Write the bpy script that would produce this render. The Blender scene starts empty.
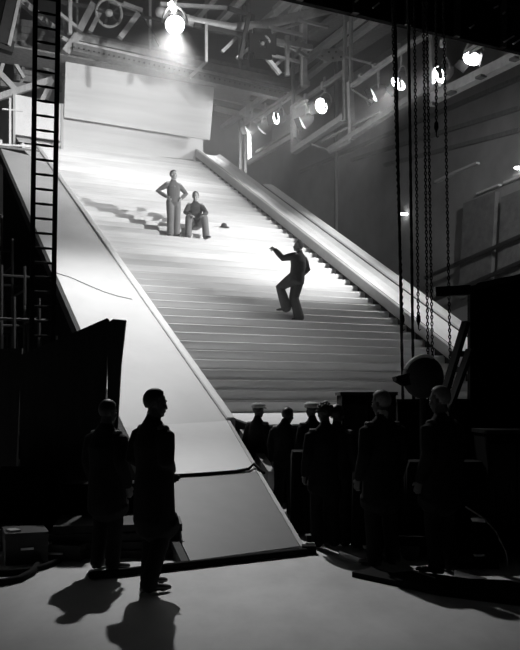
import bpy, bmesh, math, random
from mathutils import Vector, Matrix, Euler
random.seed(7)
scene = bpy.context.scene
COL = scene.collection
V = Vector
PI = math.pi
F = 850.0; CX = 260.0; HY = 400.0; EYE = 1.66          # lens in pixels, horizon row, eye height in metres
TH = math.atan2(410, 850)                               # the staircase runs away to the left by this angle
CT, ST = math.cos(TH), math.sin(TH)
RISE, TREAD = 0.2, 0.363
S0 = 13.54                                              # where the nosing line passes eye height
SL = RISE / TREAD
LI, LO = 5.75, 12.0                                     # left and right ends of the steps

# ---------------------------------------------------------------- places
def W(s, l, h):            # set coordinates (along, across, height) -> world
    return V((-ST * s + CT * l, CT * s + ST * l, h))
def atD(px, py, D):        # point seen at a pixel, D metres away
    return V(((px - CX) / F * D, D, EYE + (HY - py) / F * D))
def atS(px, py, s):        # on the cross plane s
    X = (px - CX) / F
    return atD(px, py, s / (CT - ST * X))
def atL(px, py, l):        # on the lengthwise plane l
    X = (px - CX) / F
    return atD(px, py, l / (CT * X + ST))
def atH(px, py, h):
    return atD(px, py, (h - EYE) * F / (HY - py))
def atSlope(px, py, off=0.0):
    X = (px - CX) / F; v = (HY - py) / F
    D = (SL * S0 - off) / (SL * (CT - ST * X) - v)
    return atD(px, py, D)
def nose(n): return EYE + RISE * n, S0 + n * TREAD
def onstep(px, n, f=0.45):
    h, s = nose(n); s += f * TREAD
    X = (px - CX) / F
    D = s / (CT - ST * X)
    return V((X * D, D, h))

# ---------------------------------------------------------------- materials
def mat(name, col, rough=0.7, metal=0.0, var=0.0, scale=6.0, stretch=(1, 1, 1), emis=None, spec=0.5, bump=0.0, detail=4, coord='Object', rnd=0.0):
    m = bpy.data.materials.new(name); m.use_nodes = True
    nt = m.node_tree; b = nt.nodes['Principled BSDF']
    b.inputs['Base Color'].default_value = (col, col, col, 1)
    b.inputs['Roughness'].default_value = rough
    b.inputs['Metallic'].default_value = metal
    b.inputs['Specular IOR Level'].default_value = spec
    tc = nt.nodes.new('ShaderNodeTexCoord'); mp = nt.nodes.new('ShaderNodeMapping')
    mp.inputs['Scale'].default_value = stretch
    nt.links.new(tc.outputs[coord], mp.inputs['Vector'])
    nz = nt.nodes.new('ShaderNodeTexNoise'); nz.inputs['Scale'].default_value = scale; nz.inputs['Detail'].default_value = detail
    nz.inputs['Roughness'].default_value = 0.6
    nt.links.new(mp.outputs[0], nz.inputs['Vector'])
    rp = nt.nodes.new('ShaderNodeMapRange')
    rp.inputs['From Min'].default_value = 0.25; rp.inputs['From Max'].default_value = 0.75
    rp.inputs['To Min'].default_value = col * (1 - var); rp.inputs['To Max'].default_value = min(1, col * (1 + var))
    nt.links.new(nz.outputs['Fac'], rp.inputs['Value'])
    src = rp.outputs[0]
    if rnd:
        oi = nt.nodes.new('ShaderNodeObjectInfo')
        mr = nt.nodes.new('ShaderNodeMapRange'); mr.inputs['To Min'].default_value = 1 - rnd; mr.inputs['To Max'].default_value = 1
        nt.links.new(oi.outputs['Random'], mr.inputs['Value'])
        mm = nt.nodes.new('ShaderNodeMath'); mm.operation = 'MULTIPLY'
        nt.links.new(src, mm.inputs[0]); nt.links.new(mr.outputs[0], mm.inputs[1]); src = mm.outputs[0]
        # every board starts its grain somewhere else
        ad = nt.nodes.new('ShaderNodeMath'); ad.operation = 'MULTIPLY'; ad.inputs[1].default_value = 50
        nt.links.new(oi.outputs['Random'], ad.inputs[0])
        cb = nt.nodes.new('ShaderNodeCombineXYZ')
        nt.links.new(ad.outputs[0], cb.inputs[0]); nt.links.new(ad.outputs[0], cb.inputs[1])
        nt.links.new(cb.outputs[0], mp.inputs['Location'])
    nt.links.new(src, b.inputs['Base Color'])
    if bump:
        bp = nt.nodes.new('ShaderNodeBump'); bp.inputs['Strength'].default_value = bump; bp.inputs['Distance'].default_value = 0.02
        nt.links.new(nz.outputs['Fac'], bp.inputs['Height']); nt.links.new(bp.outputs[0], b.inputs['Normal'])
    if emis:
        b.inputs['Emission Color'].default_value = (1, 1, 1, 1); b.inputs['Emission Strength'].default_value = emis
    return m

M = {}
M['step'] = mat('painted_step', 0.76, 0.6, var=0.2, scale=1.3, stretch=(0.35, 3, 2.5), rnd=0.22)
M['fascia'] = mat('white_fascia', 0.85, 0.6, var=0.05)
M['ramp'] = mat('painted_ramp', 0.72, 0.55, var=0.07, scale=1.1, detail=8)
M['rampfoot'] = mat('ramp_foot_grey', 0.2, 0.6, var=0.1, scale=1.5, detail=8)  # darker grey than the rest of the ramp
M['rampseam'] = mat('ramp_edge', 0.05, 0.8, var=0.3)
M['curb'] = mat('curb_white', 0.85, 0.5, var=0.05)
M['balu'] = mat('balustrade_white', 0.8, 0.5, var=0.08, scale=2)
M['stringer'] = mat('stringer_grey', 0.5, 0.6, var=0.1, scale=2)
M['screen'] = mat('screen_cloth', 0.74, 0.9, var=0.14, scale=0.8, stretch=(0.3, .3, 3.5))
M['flatwhite'] = mat('canvas_white', 0.8, 0.8, var=0.05)
M['floor'] = mat('studio_floor', 0.74, 0.6, var=0.3, scale=0.9, stretch=(1, 0.5, 1), detail=9, bump=0.05)
M['wall'] = mat('sooty_wall', 0.4, 0.9, var=0.35, scale=0.5, detail=8)
M['patch'] = mat('pale_brick', 0.22, 0.9, var=0.4, scale=3, detail=8)
M['roof'] = mat('roof_boards', 0.05, 0.9, var=0.3, scale=1.5, stretch=(0.3, 3, 1))
M['timber'] = mat('pale_timber', 0.5, 0.7, var=0.2, scale=3, stretch=(3, 3, 0.4))
M['greytimber'] = mat('grey_timber', 0.22, 0.8, var=0.3, scale=3, stretch=(3, 3, 0.6))
M['darktimber'] = mat('dark_timber', 0.05, 0.8, var=0.3, scale=3)
M['steel'] = mat('grey_steel', 0.42, 0.55, 0.3, var=0.2, scale=5)
M['palesteel'] = mat('pale_steel', 0.72, 0.5, 0.2, var=0.15, scale=5)
M['darksteel'] = mat('dark_steel', 0.035, 0.5, 0.3, var=0.2)
M['black'] = mat('matt_black', 0.006, 0.85, var=0.2, spec=0.1)
M['blackwood'] = mat('black_stained_ply', 0.02, 0.6, var=0.5, scale=2.5, stretch=(3, 3, 0.5), spec=0.3)
M['rope'] = mat('dark_rope', 0.015, 0.9)
M['dome'] = mat('polished_dome', 0.35, 0.38, 0.85, var=0.1)
M['scaffold'] = mat('scaffold_tube', 0.045, 0.6, 0.2, var=0.3)
M['case'] = mat('worn_case', 0.03, 0.5, var=0.4)
M['brightmetal'] = mat('bright_metal', 0.8, 0.35, 0.6)
M['lens'] = mat('lit_lens', 1.0, 0.3, emis=14)
M['lensdim'] = mat('dim_lens', 1.0, 0.3, emis=1.6)
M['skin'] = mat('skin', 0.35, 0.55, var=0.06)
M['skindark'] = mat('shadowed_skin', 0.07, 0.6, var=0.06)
M['hair'] = mat('dark_hair', 0.02, 0.5, var=0.2, scale=40)
M['hairgrey'] = mat('grey_hair', 0.16, 0.6, var=0.2, scale=40)
M['suit'] = mat('black_suit', 0.012, 0.85, var=0.2, spec=0.15)
M['suit2'] = mat('mid_grey_suit', 0.05, 0.85, var=0.25, scale=30)
M['shirt'] = mat('dark_knit_shirt', 0.11, 0.85, var=0.15, scale=30)
M['slacks'] = mat('grey_slacks', 0.19, 0.85, var=0.15, scale=20)
M['shoe'] = mat('black_shoe', 0.02, 0.35)
M['shoegrey'] = mat('grey_shoe', 0.12, 0.5)
M['palecloth'] = mat('pale_cloth', 0.6, 0.85, var=0.1, scale=20)
M['capcloth'] = mat('grey_cap_cloth', 0.5, 0.9, var=0.2, scale=30)
M['eye'] = mat('eye_white', 0.6, 0.2)

# ---------------------------------------------------------------- objects
def tag(o, label, cat, group=None, kind=None):
    o['label'] = label; o['category'] = cat
    if group: o['group'] = group
    if kind: o['kind'] = kind
    return o
def thing(name, label, cat, loc=(0, 0, 0), rotz=0.0, group=None, scale=1.0):
    o = bpy.data.objects.new(name, None); COL.objects.link(o)
    o.location = loc; o.rotation_euler = (0, 0, rotz); o.scale = (scale,) * 3
    o.empty_display_size = 0.2
    return tag(o, label, cat, group)
def inv(root):
    return Matrix.LocRotScale(root.location, root.rotation_euler, root.scale).inverted()
def obj(name, bm, m, parent=None, world=True, smooth=False, origin=None):
    """one mesh object; with world=True the bmesh is in world coordinates"""
    bmesh.ops.recalc_face_normals(bm, faces=bm.faces)
    if parent is not None and world:
        bm.transform(inv(parent))
    elif parent is None and world:
        c = sum((v.co for v in bm.verts), V()) / max(1, len(bm.verts))
        c.z = min(v.co.z for v in bm.verts)
        if origin is not None: c = V(origin)
        bm.transform(Matrix.Translation(-c))
    me = bpy.data.meshes.new(name); bm.to_mesh(me); bm.free()
    if smooth:
        for p in me.polygons: p.use_smooth = True
    me.materials.append(m if not isinstance(m, str) else M[m])
    o = bpy.data.objects.new(name, me); COL.objects.link(o)
    if parent is not None: o.parent = parent
    elif world: o.location = c
    return o
def struct(name, bm, m):
    o = obj(name, bm, m); o['kind'] = 'structure'; return o
def B(): return bmesh.new()
def frame(p, q, up=V((0, 0, 1))):
    z = (q - p).normalized()
    if abs(z.dot(up)) > 0.98: up = V((CT, ST, 0))
    x = up.cross(z).normalized(); y = z.cross(x)
    return x, y, z
def bar(bm, p, q, w, h=None, up=V((0, 0, 1))):
    """rectangular bar from p to q, w wide, h deep along up"""
    h = h or w; x, y, z = frame(p, q, up)
    vs = []
    for e in (p, q):
        for a, b in ((-1, -1), (1, -1), (1, 1), (-1, 1)):
            vs.append(bm.verts.new(e + x * (a * w / 2) + y * (b * h / 2)))
    for f in ((0, 1, 2, 3), (7, 6, 5, 4), (0, 4, 5, 1), (1, 5, 6, 2), (2, 6, 7, 3), (3, 7, 4, 0)):
        bm.faces.new([vs[i] for i in f])
    return bm
def box(bm, c, dx, dy, dz, rot=0.0):
    r = Matrix.Rotation(rot, 3, 'Z'); c = V(c)
    p = [c + r @ V((sx * dx / 2, sy * dy / 2, sz)) for sz in (0, dz) for sx, sy in ((-1, -1), (1, -1), (1, 1), (-1, 1))]
    v = [bm.verts.new(a) for a in p]
    for f in ((3, 2, 1, 0), (4, 5, 6, 7), (0, 1, 5, 4), (1, 2, 6, 5), (2, 3, 7, 6), (3, 0, 4, 7)):
        bm.faces.new([v[i] for i in f])
    return bm
def loft(bm, pts, rad, xaxis=None, n=12, cap=True, flat=False):
    """closed tube through pts; rad entries r or (rx, ry)"""
    pts = [V(p) for p in pts]; rad = [r if isinstance(r, tuple) else (r, r) for r in rad]
    rings = []; N = len(pts)
    for i in range(N):
        t = (pts[min(i + 1, N - 1)] - pts[max(i - 1, 0)]).normalized()
        if xaxis is not None:
            x = V(xaxis) - t * V(xaxis).dot(t)
            if x.length < 1e-3: x = t.orthogonal()
            x.normalize()
        elif i == 0: x = t.orthogonal().normalized()
        else:
            x = px_ - t * px_.dot(t)
            x = x.normalized() if x.length > 1e-4 else t.orthogonal().normalized()
        px_ = x; y = t.cross(x)
        rings.append((pts[i], t, x, y, rad[i]))
    full = []
    if cap and not flat:
        p, t, x, y, r = rings[0]; m = min(r)
        full.append((p - t * m * 0.85, x, y, (r[0] * 0.45, r[1] * 0.45)))
        full.append((p - t * m * 0.5, x, y, (r[0] * 0.85, r[1] * 0.85)))
    for p, t, x, y, r in rings: full.append((p, x, y, r))
    if cap and not flat:
        p, t, x, y, r = rings[-1]; m = min(r)
        full.append((p + t * m * 0.5, x, y, (r[0] * 0.85, r[1] * 0.85)))
        full.append((p + t * m * 0.85, x, y, (r[0] * 0.45, r[1] * 0.45)))
    vr = []
    for p, x, y, r in full:
        vr.append([bm.verts.new(p + x * (r[0] * math.cos(2 * PI * k / n)) + y * (r[1] * math.sin(2 * PI * k / n))) for k in range(n)])
    for a, b in zip(vr, vr[1:]):
        for k in range(n): bm.faces.new((a[k], a[(k + 1) % n], b[(k + 1) % n], b[k]))
    if cap:
        bm.faces.new(list(reversed(vr[0]))); bm.faces.new(vr[-1])
    return bm
def ell(bm, c, r, ax=None, n=14, k=9, keep=None):
    """ellipsoid; ax = (x, y, z) axes"""
    c = V(c); ax = ax or (V((1, 0, 0)), V((0, 1, 0)), V((0, 0, 1)))
    rows = []
    top = bm.verts.new(c + ax[2] * r[2]); bot = bm.verts.new(c - ax[2] * r[2])
    for i in range(1, k):
        a = PI * i / k; z = math.cos(a); q = math.sin(a)
        rows.append([bm.verts.new(c + ax[0] * (r[0] * q * math.cos(2 * PI * j / n)) + ax[1] * (r[1] * q * math.sin(2 * PI * j / n)) + ax[2] * (r[2] * z)) for j in range(n)])
    for j in range(n):
        bm.faces.new((top, rows[0][j], rows[0][(j + 1) % n]))
        bm.faces.new((bot, rows[-1][(j + 1) % n], rows[-1][j]))
    for a, b in zip(rows, rows[1:]):
        for j in range(n): bm.faces.new((a[j], b[j], b[(j + 1) % n], a[(j + 1) % n]))
    return bm
def lathe(bm, p, axis, prof, n=16):
    """prof = [(distance along axis, radius)]"""
    axis = V(axis).normalized(); x = axis.orthogonal().normalized(); y = axis.cross(x)
    vr = [[bm.verts.new(V(p) + axis * d + x * (r * math.cos(2 * PI * k / n)) + y * (r * math.sin(2 * PI * k / n))) for k in range(n)] for d, r in prof]
    for a, b in zip(vr, vr[1:]):
        for k in range(n): bm.faces.new((a[k], a[(k + 1) % n], b[(k + 1) % n], b[k]))
    bm.faces.new(list(reversed(vr[0]))); bm.faces.new(vr[-1])
    return bm
def slab(bm, poly, thick):
    """polygon (world points) given thickness along vector thick"""
    t = V(thick); a = [bm.verts.new(V(p)) for p in poly]; b = [bm.verts.new(V(p) + t) for p in poly]
    bm.faces.new(a); bm.faces.new(list(reversed(b)))
    for i in range(len(a)):
        j = (i + 1) % len(a); bm.faces.new((a[j], a[i], b[i], b[j]))
    return bm
def tube(name, pts, r, m, parent=None):
    bm = B(); loft(bm, pts, [r] * len(pts), n=8); return obj(name, bm, m, parent, smooth=True)

# ================================================================ the hall
HC = 19.0
bm = B(); slab(bm, [W(-12, -14, 0), W(48, -14, 0), W(48, 24, 0), W(-12, 24, 0)], (0, 0, -0.2)); struct('floor', bm, 'floor')
bm = B(); slab(bm, [W(48, -14, 0), W(48, 24, 0), W(48, 24, HC), W(48, -14, HC)], W(0.3, 0, 0)); struct('wall_back', bm, 'wall')
bm = B(); slab(bm, [W(-12, 24, 0), W(48, 24, 0), W(48, 24, HC), W(-12, 24, HC)], W(0, 0.3, 0)); struct('wall_right', bm, 'wall')
bm = B(); slab(bm, [W(-12, -14, 0), W(48, -14, 0), W(48, -14, HC), W(-12, -14, HC)], W(0, -0.3, 0)); struct('wall_left', bm, 'wall')
bm = B(); slab(bm, [W(-12, -14, HC), W(48, -14, HC), W(48, 24, HC), W(-12, 24, HC)], (0, 0, 0.2)); struct('ceiling', bm, 'roof')

# ================================================================ staircase
stair = thing('staircase', 'monumental white staircase climbing from the dark stage floor to the hanging screen', 'staircase', W(12.8, 8.9, 0), TH)
N0, N1 = 0, 45
bm = B()
w2 = (LO - LI) / 2
box(bm, (0, TREAD / 2 + 0.03, -RISE - 0.02), LO - LI, TREAD + 0.06, RISE + 0.02)
ed = [e for e in bm.edges if all(abs(v.co.z) < 1e-4 and v.co.y < 0.01 for v in e.verts)]
bmesh.ops.bevel(bm, geom=ed, offset=.04, segments=3, affect='EDGES')
bmesh.ops.recalc_face_normals(bm, faces=bm.faces)
me = bpy.data.meshes.new('step'); bm.to_mesh(me); bm.free(); me.materials.append(M['step'])
INV = inv(stair)
for n in range(N0, N1 + 1):
    h, s = nose(n)
    o = bpy.data.objects.new('step', me); COL.objects.link(o); o.parent = stair
    o.location = INV @ W(s, (LI + LO) / 2, h)
h, s = nose(N0)
hb = h - RISE - 0.02
bm = B(); slab(bm, [W(s + .02, LI, hb - .0), W(s + .02, LO + .3, hb), W(12.15, LO + .3, 1.27), W(12.15, LI, 1.27)], (0, 0, -.03))
o = obj('lip_panel', bm, 'fascia', stair); o['label'] = 'bright white panel sloping gently forward from the foot of the steps'
bm = B(); slab(bm, [W(12.2, LI, 0), W(12.2, LO + 1.6, 0), W(12.2, LO + 1.6, 1.2), W(12.2, LI, 1.2)], W(0.1, 0, 0))
obj('apron', bm, 'black', stair)
# underside and side cladding
sT, hT = nose(N1)[1] + TREAD, nose(N1)[0]
bm = B(); slab(bm, [W(s + .15, LI + .02, 0), W(sT, LI + .02, 0), W(sT, LI + .02, hT - .75), W(s + .15, LI + .02, hb - .6)], W(0, 0.06, 0))
obj('side_cladding', bm, 'black', stair)
# curb on the left
def run(prof, s0, s1, mt, name, parent):
    """extrude a closed (across, height above the nosing line) profile up the slope"""
    bm = B(); rings = []
    for s in (s0, s1):
        rings.append([bm.verts.new(W(s, l, EYE + SL * (s - S0) + z)) for l, z in prof])
    n = len(prof)
    for k in range(n): bm.faces.new((rings[0][k], rings[0][(k + 1) % n], rings[1][(k + 1) % n], rings[1][k]))
    bm.faces.new(rings[0]); bm.faces.new(list(reversed(rings[1])))
    return obj(name, bm, mt, parent)
run([(LI - 0.16, -0.3), (LI - 0.16, 0.07), (LI - 0.14, 0.09), (LI - 0.03, 0.09), (LI, 0.07), (LI, -0.3)], 12.86, 30.0, 'curb', 'curb', stair)
# landing behind the last step
bm = B(); slab(bm, [W(sT - .03, LI, hT - .06), W(sT - .03, LO, hT - .06), W(sT + 2.6, LO, hT - .06), W(sT + 2.6, LI, hT - .06)], (0, 0, .06)); obj('landing', bm, 'step', stair)
for l in (LI + .3, 9, LO - .3):
    for s in (sT + .3, sT + 2.3):
        bm = B(); bar(bm, W(s, l, 0), W(s, l, hT - .06), .15); obj('landing_post', bm, 'darktimber', stair)

# right balustrade
bal = thing('balustrade', 'broad sloping white balustrade with grooved channel running up the right of the steps', 'balustrade', W(12.9, 12.7, 0), TH)
run([(LO, -.4), (LO, -.015), (LO + .05, -.015), (LO + .05, -.4)], 12.9, 30.6, 'rampseam', 'shade_strip', bal)  # dark strip paints the shade on the stringer beside each step
run([(LO, -0.01), (LO, 0.27), (LO + .03, 0.29), (LO + .07, 0.29), (LO + .09, .27), (LO + .09, -0.01)], 12.9, 30.6, 'stringer', 'stringer', bal)
run([(LO + .095, -.4), (LO + .095, .17), (LO + .2, .23), (LO + .26, .23), (LO + .3, .16), (LO + .6, .11), (LO + .85, .13), (LO + 1.02, .21), (LO + 1.02, -.4)], 12.9, 30.6, 'balu', 'channel', bal)
run([(LO + 1.025, -.4), (LO + 1.025, .12), (LO + 1.075, .12), (LO + 1.075, .2), (LO + 1.13, .25), (LO + 1.4, .27), (LO + 1.52, .23), (LO + 1.52, -.4)], 12.9, 26.9, 'balu', 'coping', bal)
run([(LO + .085, .1), (LO + .085, .275), (LO + .125, .275), (LO + .125, .1)], 12.9, 30.6, 'rampseam', 'groove_line', bal)
run([(LO + .31, .05), (LO + .31, .185), (LO + .335, .185), (LO + .335, .05)], 12.9, 30.6, 'rampseam', 'groove_line', bal)
run([(LO + 1.02, .05), (LO + 1.02, .225), (LO + 1.07, .225), (LO + 1.07, .05)], 12.9, 26.9, 'rampseam', 'groove_line', bal)
bm = B(); slab(bm, [W(12.9, LO + 1.5, 0), W(30.6, LO + 1.5, 0), W(30.6, LO + 1.5, EYE + SL * (30.6 - S0) - .35), W(12.9, LO + 1.5, 1.0)], W(0, -.05, 0)); obj('side_cladding', bm, 'darktimber', bal)
bm = B(); slab(bm, [W(30.3, LO - .05, hT + .0), W(30.3, LO + .75, hT + .0), W(31.2, LO + .75, hT + .0), W(31.2, LO - .05, hT + .0)], (0, 0, .12)); obj('cap_stone', bm, 'fascia', bal)

# ================================================================ ramp on the left
ramp = thing('ramp', 'wide pale ramp sloping down the left side of the staircase to the stage floor', 'ramp', W(8, 3.8, 0), TH)
def Ps(s, l, z=0.0): return W(s, l, EYE + SL * (s - S0) + z)
T = (0, 0, -0.06)
K = .05
kI, kO = Ps(12.83, LI - .17, K), Ps(12.7, 3.8, K)
top1, top2 = Ps(28.0, 4.33, K), Ps(28.0, 5.1, K)
bm = B(); slab(bm, [kO, kI, Ps(26.4, LI - .17, K), Ps(27.6, 5.15, K), top1], T); obj('upper_deck', bm, 'ramp', ramp)
fI, fO = W(8.28, 4.48, .045), W(8.0, 3.08, .045)
g1, g2 = fO.lerp(kO, .5), fI.lerp(kI, .5)
def warp(bm, a, b, c, d, th, n=16):
    top = [[bm.verts.new(a.lerp(b, i / n).lerp(d.lerp(c, i / n), j / n)) for i in range(n + 1)] for j in range(n + 1)]
    bot = [[bm.verts.new(v.co - V((0, 0, th))) for v in row] for row in top]
    for j in range(n):
        for i in range(n):
            bm.faces.new((top[j][i], top[j][i + 1], top[j + 1][i + 1], top[j + 1][i])); bm.faces.new((bot[j][i], bot[j + 1][i], bot[j + 1][i + 1], bot[j][i + 1]))
    for k in range(n):
        for (p, q, P, Q) in ((top[0][k], top[0][k + 1], bot[0][k], bot[0][k + 1]), (top[n][k + 1], top[n][k], bot[n][k + 1], bot[n][k]),
                             (top[k + 1][0], top[k][0], bot[k + 1][0], bot[k][0]), (top[k][n], top[k + 1][n], bot[k][n], bot[k + 1][n])):
            bm.faces.new((p, P, Q, q))
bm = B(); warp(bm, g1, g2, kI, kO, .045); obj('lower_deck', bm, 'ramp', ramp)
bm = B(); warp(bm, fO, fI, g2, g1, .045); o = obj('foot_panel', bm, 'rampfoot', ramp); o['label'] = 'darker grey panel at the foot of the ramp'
bm = B(); slab(bm, [Ps(26.4, LI - .175, K), Ps(27.6, 5.155, K), Ps(28.02, 5.1, K), Ps(30.4, 5.1, K), Ps(30.4, LI - .175, K)], T); o = obj('head_panel', bm, 'fascia', ramp); o['label'] = 'white panel beside the ramp head'
pts = [atSlope(x, y, K + .012) for x, y in ((53, 272), (70, 277), (88, 285), (105, 292), (118, 296), (132, 299))]
tag(tube('ramp_line', pts, .009, 'stringer'), 'thin grey line across the upper part of the ramp above the black flat', 'ramp_line')  # thin raised line following the ramp surface
# edge boards (dark) left side and front lip
def edge(name, a, b, w, h, m, off=V()):
    bm = B(); bar(bm, a + off, b + off, w, h); return obj(name, bm, m, ramp)
d = W(0, -.06, 0)
edge('edge_board', top1, kO, .08, .22, 'rampseam', d + V((0, 0, -.1)))
edge('edge_board', kO, fO, .08, .14, 'rampseam', d + V((0, 0, -.06)))
edge('edge_board', fI, kI, .05, .12, 'stringer', W(0, .03, -.055))
# skirt below the outer edge
bm = B(); slab(bm, [W(12.7, 3.86, 0), W(28, 4.4, 0), Ps(28, 4.4, -.2), Ps(12.7, 3.86, -.2)], W(0, .04, 0)); obj('skirt', bm, 'black', ramp)
bm = B(); slab(bm, [W(8.4, 3.12, 0), W(12.7, 3.83, 0), Ps(12.7, 3.83, -.12), W(8.4, 3.12, .03)], W(0, .04, 0)); obj('skirt', bm, 'black', ramp)
bm = B(); slab(bm, [W(8.8, 4.62, 0), W(12.83, LI - .2, 0), Ps(12.83, LI - .2, -.1), W(8.8, 4.62, .06)], W(0, -.04, 0)); obj('skirt', bm, 'rampseam', ramp)
for k, (s, l) in enumerate(((15, 4.9), (19, 5.0), (23, 5.0), (27, 5.0))):
    bm = B(); bar(bm, W(s, l, 0), Ps(s, l, -.05), .14); obj('trestle_post', bm, 'darktimber', ramp)
# gusset block by the ramp edge
for (a, b, lab) in (((241, 432), (269, 474), 0),):
    bm = B(); p, q = atD(a[0] - 3, a[1], 13.9), atD(b[0] - 3, b[1], 12.25)
    bar(bm, p + V((.08, 0, -.1)), q + V((.08, 0, -.1)), .12, .3); obj('brace_board', bm, 'stringer', ramp)

# cable lying across the ramp
fI2 = lambda u, w: (fO.lerp(fI, w)).lerp(kO.lerp(kI, w), u)     # u up the ramp, w across
pts = [fI2(.52, -.02) + V((0, 0, .02)), fI2(.505, .2) + V((0, 0, .018)), fI2(.50, .5) + V((0, 0, .018)), fI2(.50, .8) + V((0, 0, .018)), fI2(.505, .93) + V((0, 0, .03)), fI2(.53, 1.0) + V((0, 0, .05)), fI2(.47, 1.06) + V((0, 0, .02))]
tag(tube('cable', pts, .022, 'black'), 'thin black cable lying straight across the lower part of the pale ramp', 'cable')
# pipe on the floor before the ramp foot
a, b = atH(92, 575.5, .04), atH(305, 551.5, .04)
tag(tube('pipe', [a, a.lerp(b, .5), b], .038, 'black'), 'long black pipe lying on the floor along the foot of the ramp', 'pipe')
t = thing('floor_clamp', 'small black clamp block with bright top edges at the right corner of the ramp foot', 'clamp', atH(308, 553, 0))
bm = B(); box(bm, atH(309, 553.5, 0), .15, .14, .09); obj('block', bm, 'black', t)
bm = B(); box(bm, atH(310, 552, 0) + V((0, 0, .09)), .1, .03, .012); obj('plate', bm, 'brightmetal', t)
bm = B(); box(bm, atH(309, 548, 0), .05, .08, .15); obj('upright', bm, 'black', t)
bm = B(); box(bm, atH(308, 549, 0) + V((0, 0, .15)), .07, .02, .012); obj('plate', bm, 'brightmetal', t)

# ================================================================ screens and flats at the head of the stairs
SS = 30.9
t = thing('backing_flat', 'pale flat standing across the top of the staircase under the hanging screen', 'stage flat', atS(130, 135, 30.45))
bm = B(); slab(bm, [atS(60, 146, 30.6), atS(203, 161, 30.6), atS(203, 128, 30.6), atS(60, 106, 30.6)], W(.08, 0, 0)); obj('panel', bm, 'screen', t)
t = thing('hanging_screen', 'large rectangular pale screen hanging under the catwalk at the top of the stairs', 'screen', atS(140, 118, SS))
bm = B(); slab(bm, [atS(64, 117, 30.3), atS(210, 140, 30.3), atS(215, 79, 30.3), atS(66, 52, 30.3)], W(.05, 0, 0)); obj('cloth', bm, 'screen', t)
bm = B(); bar(bm, atS(66, 51, 30.3) + W(.02, 0, 0), atS(215, 78, 30.3) + W(.02, 0, 0), .1, .1); obj('batten', bm, 'greytimber', t)
t = thing('canvas_flat', 'small white canvas flat on the platform left of the screen behind the ladder', 'stage flat', atS(38, 140, 29.4))
bm = B(); slab(bm, [atS(14, 134, 29.4), atS(62, 141, 29.4), atS(62, 104, 29.4), atS(14, 94, 29.4)], W(.06, 0, 0)); obj('panel', bm, 'flatwhite', t)
bm = B(); bar(bm, atS(14, 148, 29.4), atS(14, 94, 29.4), .08); obj('stile', bm, 'timber', t)
bm = B(); bar(bm, atS(62, 153, 29.4), atS(62, 104, 29.4), .08); obj('stile', bm, 'timber', t)
# platform left of stairs, behind the ramp
t = thing('side_platform', 'timber platform beyond the top of the ramp with low guard rails', 'platform', atS(20, 150, 28.3))
p0, p1 = W(28.2, 1.5, 0), W(28.2, 5.5, 0); hp = 9.75
bm = B(); slab(bm, [W(28.15, 1.5, hp), W(28.15, 5.58, hp), W(30.2, 5.58, hp), W(30.2, 1.5, hp)], (0, 0, .08)); obj('deck', bm, 'greytimber', t)
for l in (1.6, 3.2, 5.4):
    for s in (28.4, 30.0):
        bm = B(); bar(bm, W(s, l, 0), W(s, l, hp), .14); obj('leg', bm, 'darktimber', t)
hd = hp + .08
for px, py in ((10, 98), (1, 140), (23, 143), (31, 146)):
    p = atS(px, py, 28.5); bm = B(); bar(bm, V((p.x, p.y, hd)), p, .07); obj('guard_post', bm, 'palesteel', t)
bm = B(); bar(bm, atS(-10, 144, 28.45), atS(31, 146.5, 28.45), .06); obj('guard_rail', bm, 'palesteel', t)
bm = B(); bar(bm, atS(2, 109, 28.5), atS(23, 111, 28.5), .045); obj('guard_rail', bm, 'palesteel', t)
bm = B(); box(bm, V((*(atS(24, 143, 29.1).xy), hd)), .42, .3, .42, TH); tag(obj('crate', bm, 'black'), 'small dark crate on the side platform in front of the white canvas flat', 'crate')

# ================================================================ left timber framing (upper left)
SF = 31.5
def beam(name, a, b, w, m, s=SF, parent=None, hh=None, pl=atS):
    bm = B(); bar(bm, pl(a[0], a[1], s), pl(b[0], b[1], s), w, hh or w, up=W(1, 0, 0)); return obj(name, bm, m, parent)
t = thing('timber_frame', 'braced timber framework with boarded wall behind the ladder at upper left', 'framework', atS(30, 60, SF))
bm = B()
for k in range(9):
    y0 = 18 + k * 6.9
    slab(bm, [atS(14, y0, SF + .4), atS(66, y0 + 7.5, SF + .4), atS(66, y0 + 14, SF + .4), atS(14, y0 + 6.5, SF + .4)], W(.04 + .02 * (k % 2), 0, 0))
obj('boarding', bm, 'greytimber', t)
for a, b, w, m in (((16, -4), (70, 44), .24, 'timber'), ((20, -4), (12, 42), .2, 'greytimber'), ((0, 51), (62, 64), .42, 'timber'), ((0, 57), (36, 66), .12, 'darktimber'),
                   ((-4, 98), (52, 80), .22, 'timber'), ((-2, 72), (15, 90), .2, 'timber'), ((4, 60), (-3, 84), .12, 'timber'), ((13, 60), (24, 78), .12, 'timber'),
                   ((24, 62), (20, 94), .1, 'greytimber'), ((52, 80), (40, 104), .16, 'timber'), ((0, 84), (36, 88), .2, 'greytimber'), ((64, 54), (64, 118), .14, 'timber'),
                   ((60, 12), (68, 36), .12, 'greytimber'), ((36, 62), (64, 80), .15, 'greytimber'), ((46, 100), (62, 66), .12, 'greytimber')):
    beam('brace', a, b, w, m, SF - random.uniform(0, .3), t)
t = thing('bracket', 'bright angled bracket at the left end of the overhead catwalk', 'bracket', atS(70, 40, 29.7))
beam('arm', (65, 53), (77, 36), .28, 'timber', 29.7, t); beam('plate', (62, 38), (72, 44), .14, 'timber', 29.7, t)
t = thing('column_beam', 'dark heavy beam slanting across the top left corner', 'beam', atS(5, 40, 26))
beam('web', (18, -20), (3, 46), .42, 'darksteel', 26, t); beam('flange', (23, -18), (9, 46), .1, 'steel', 25.8, t)
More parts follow.
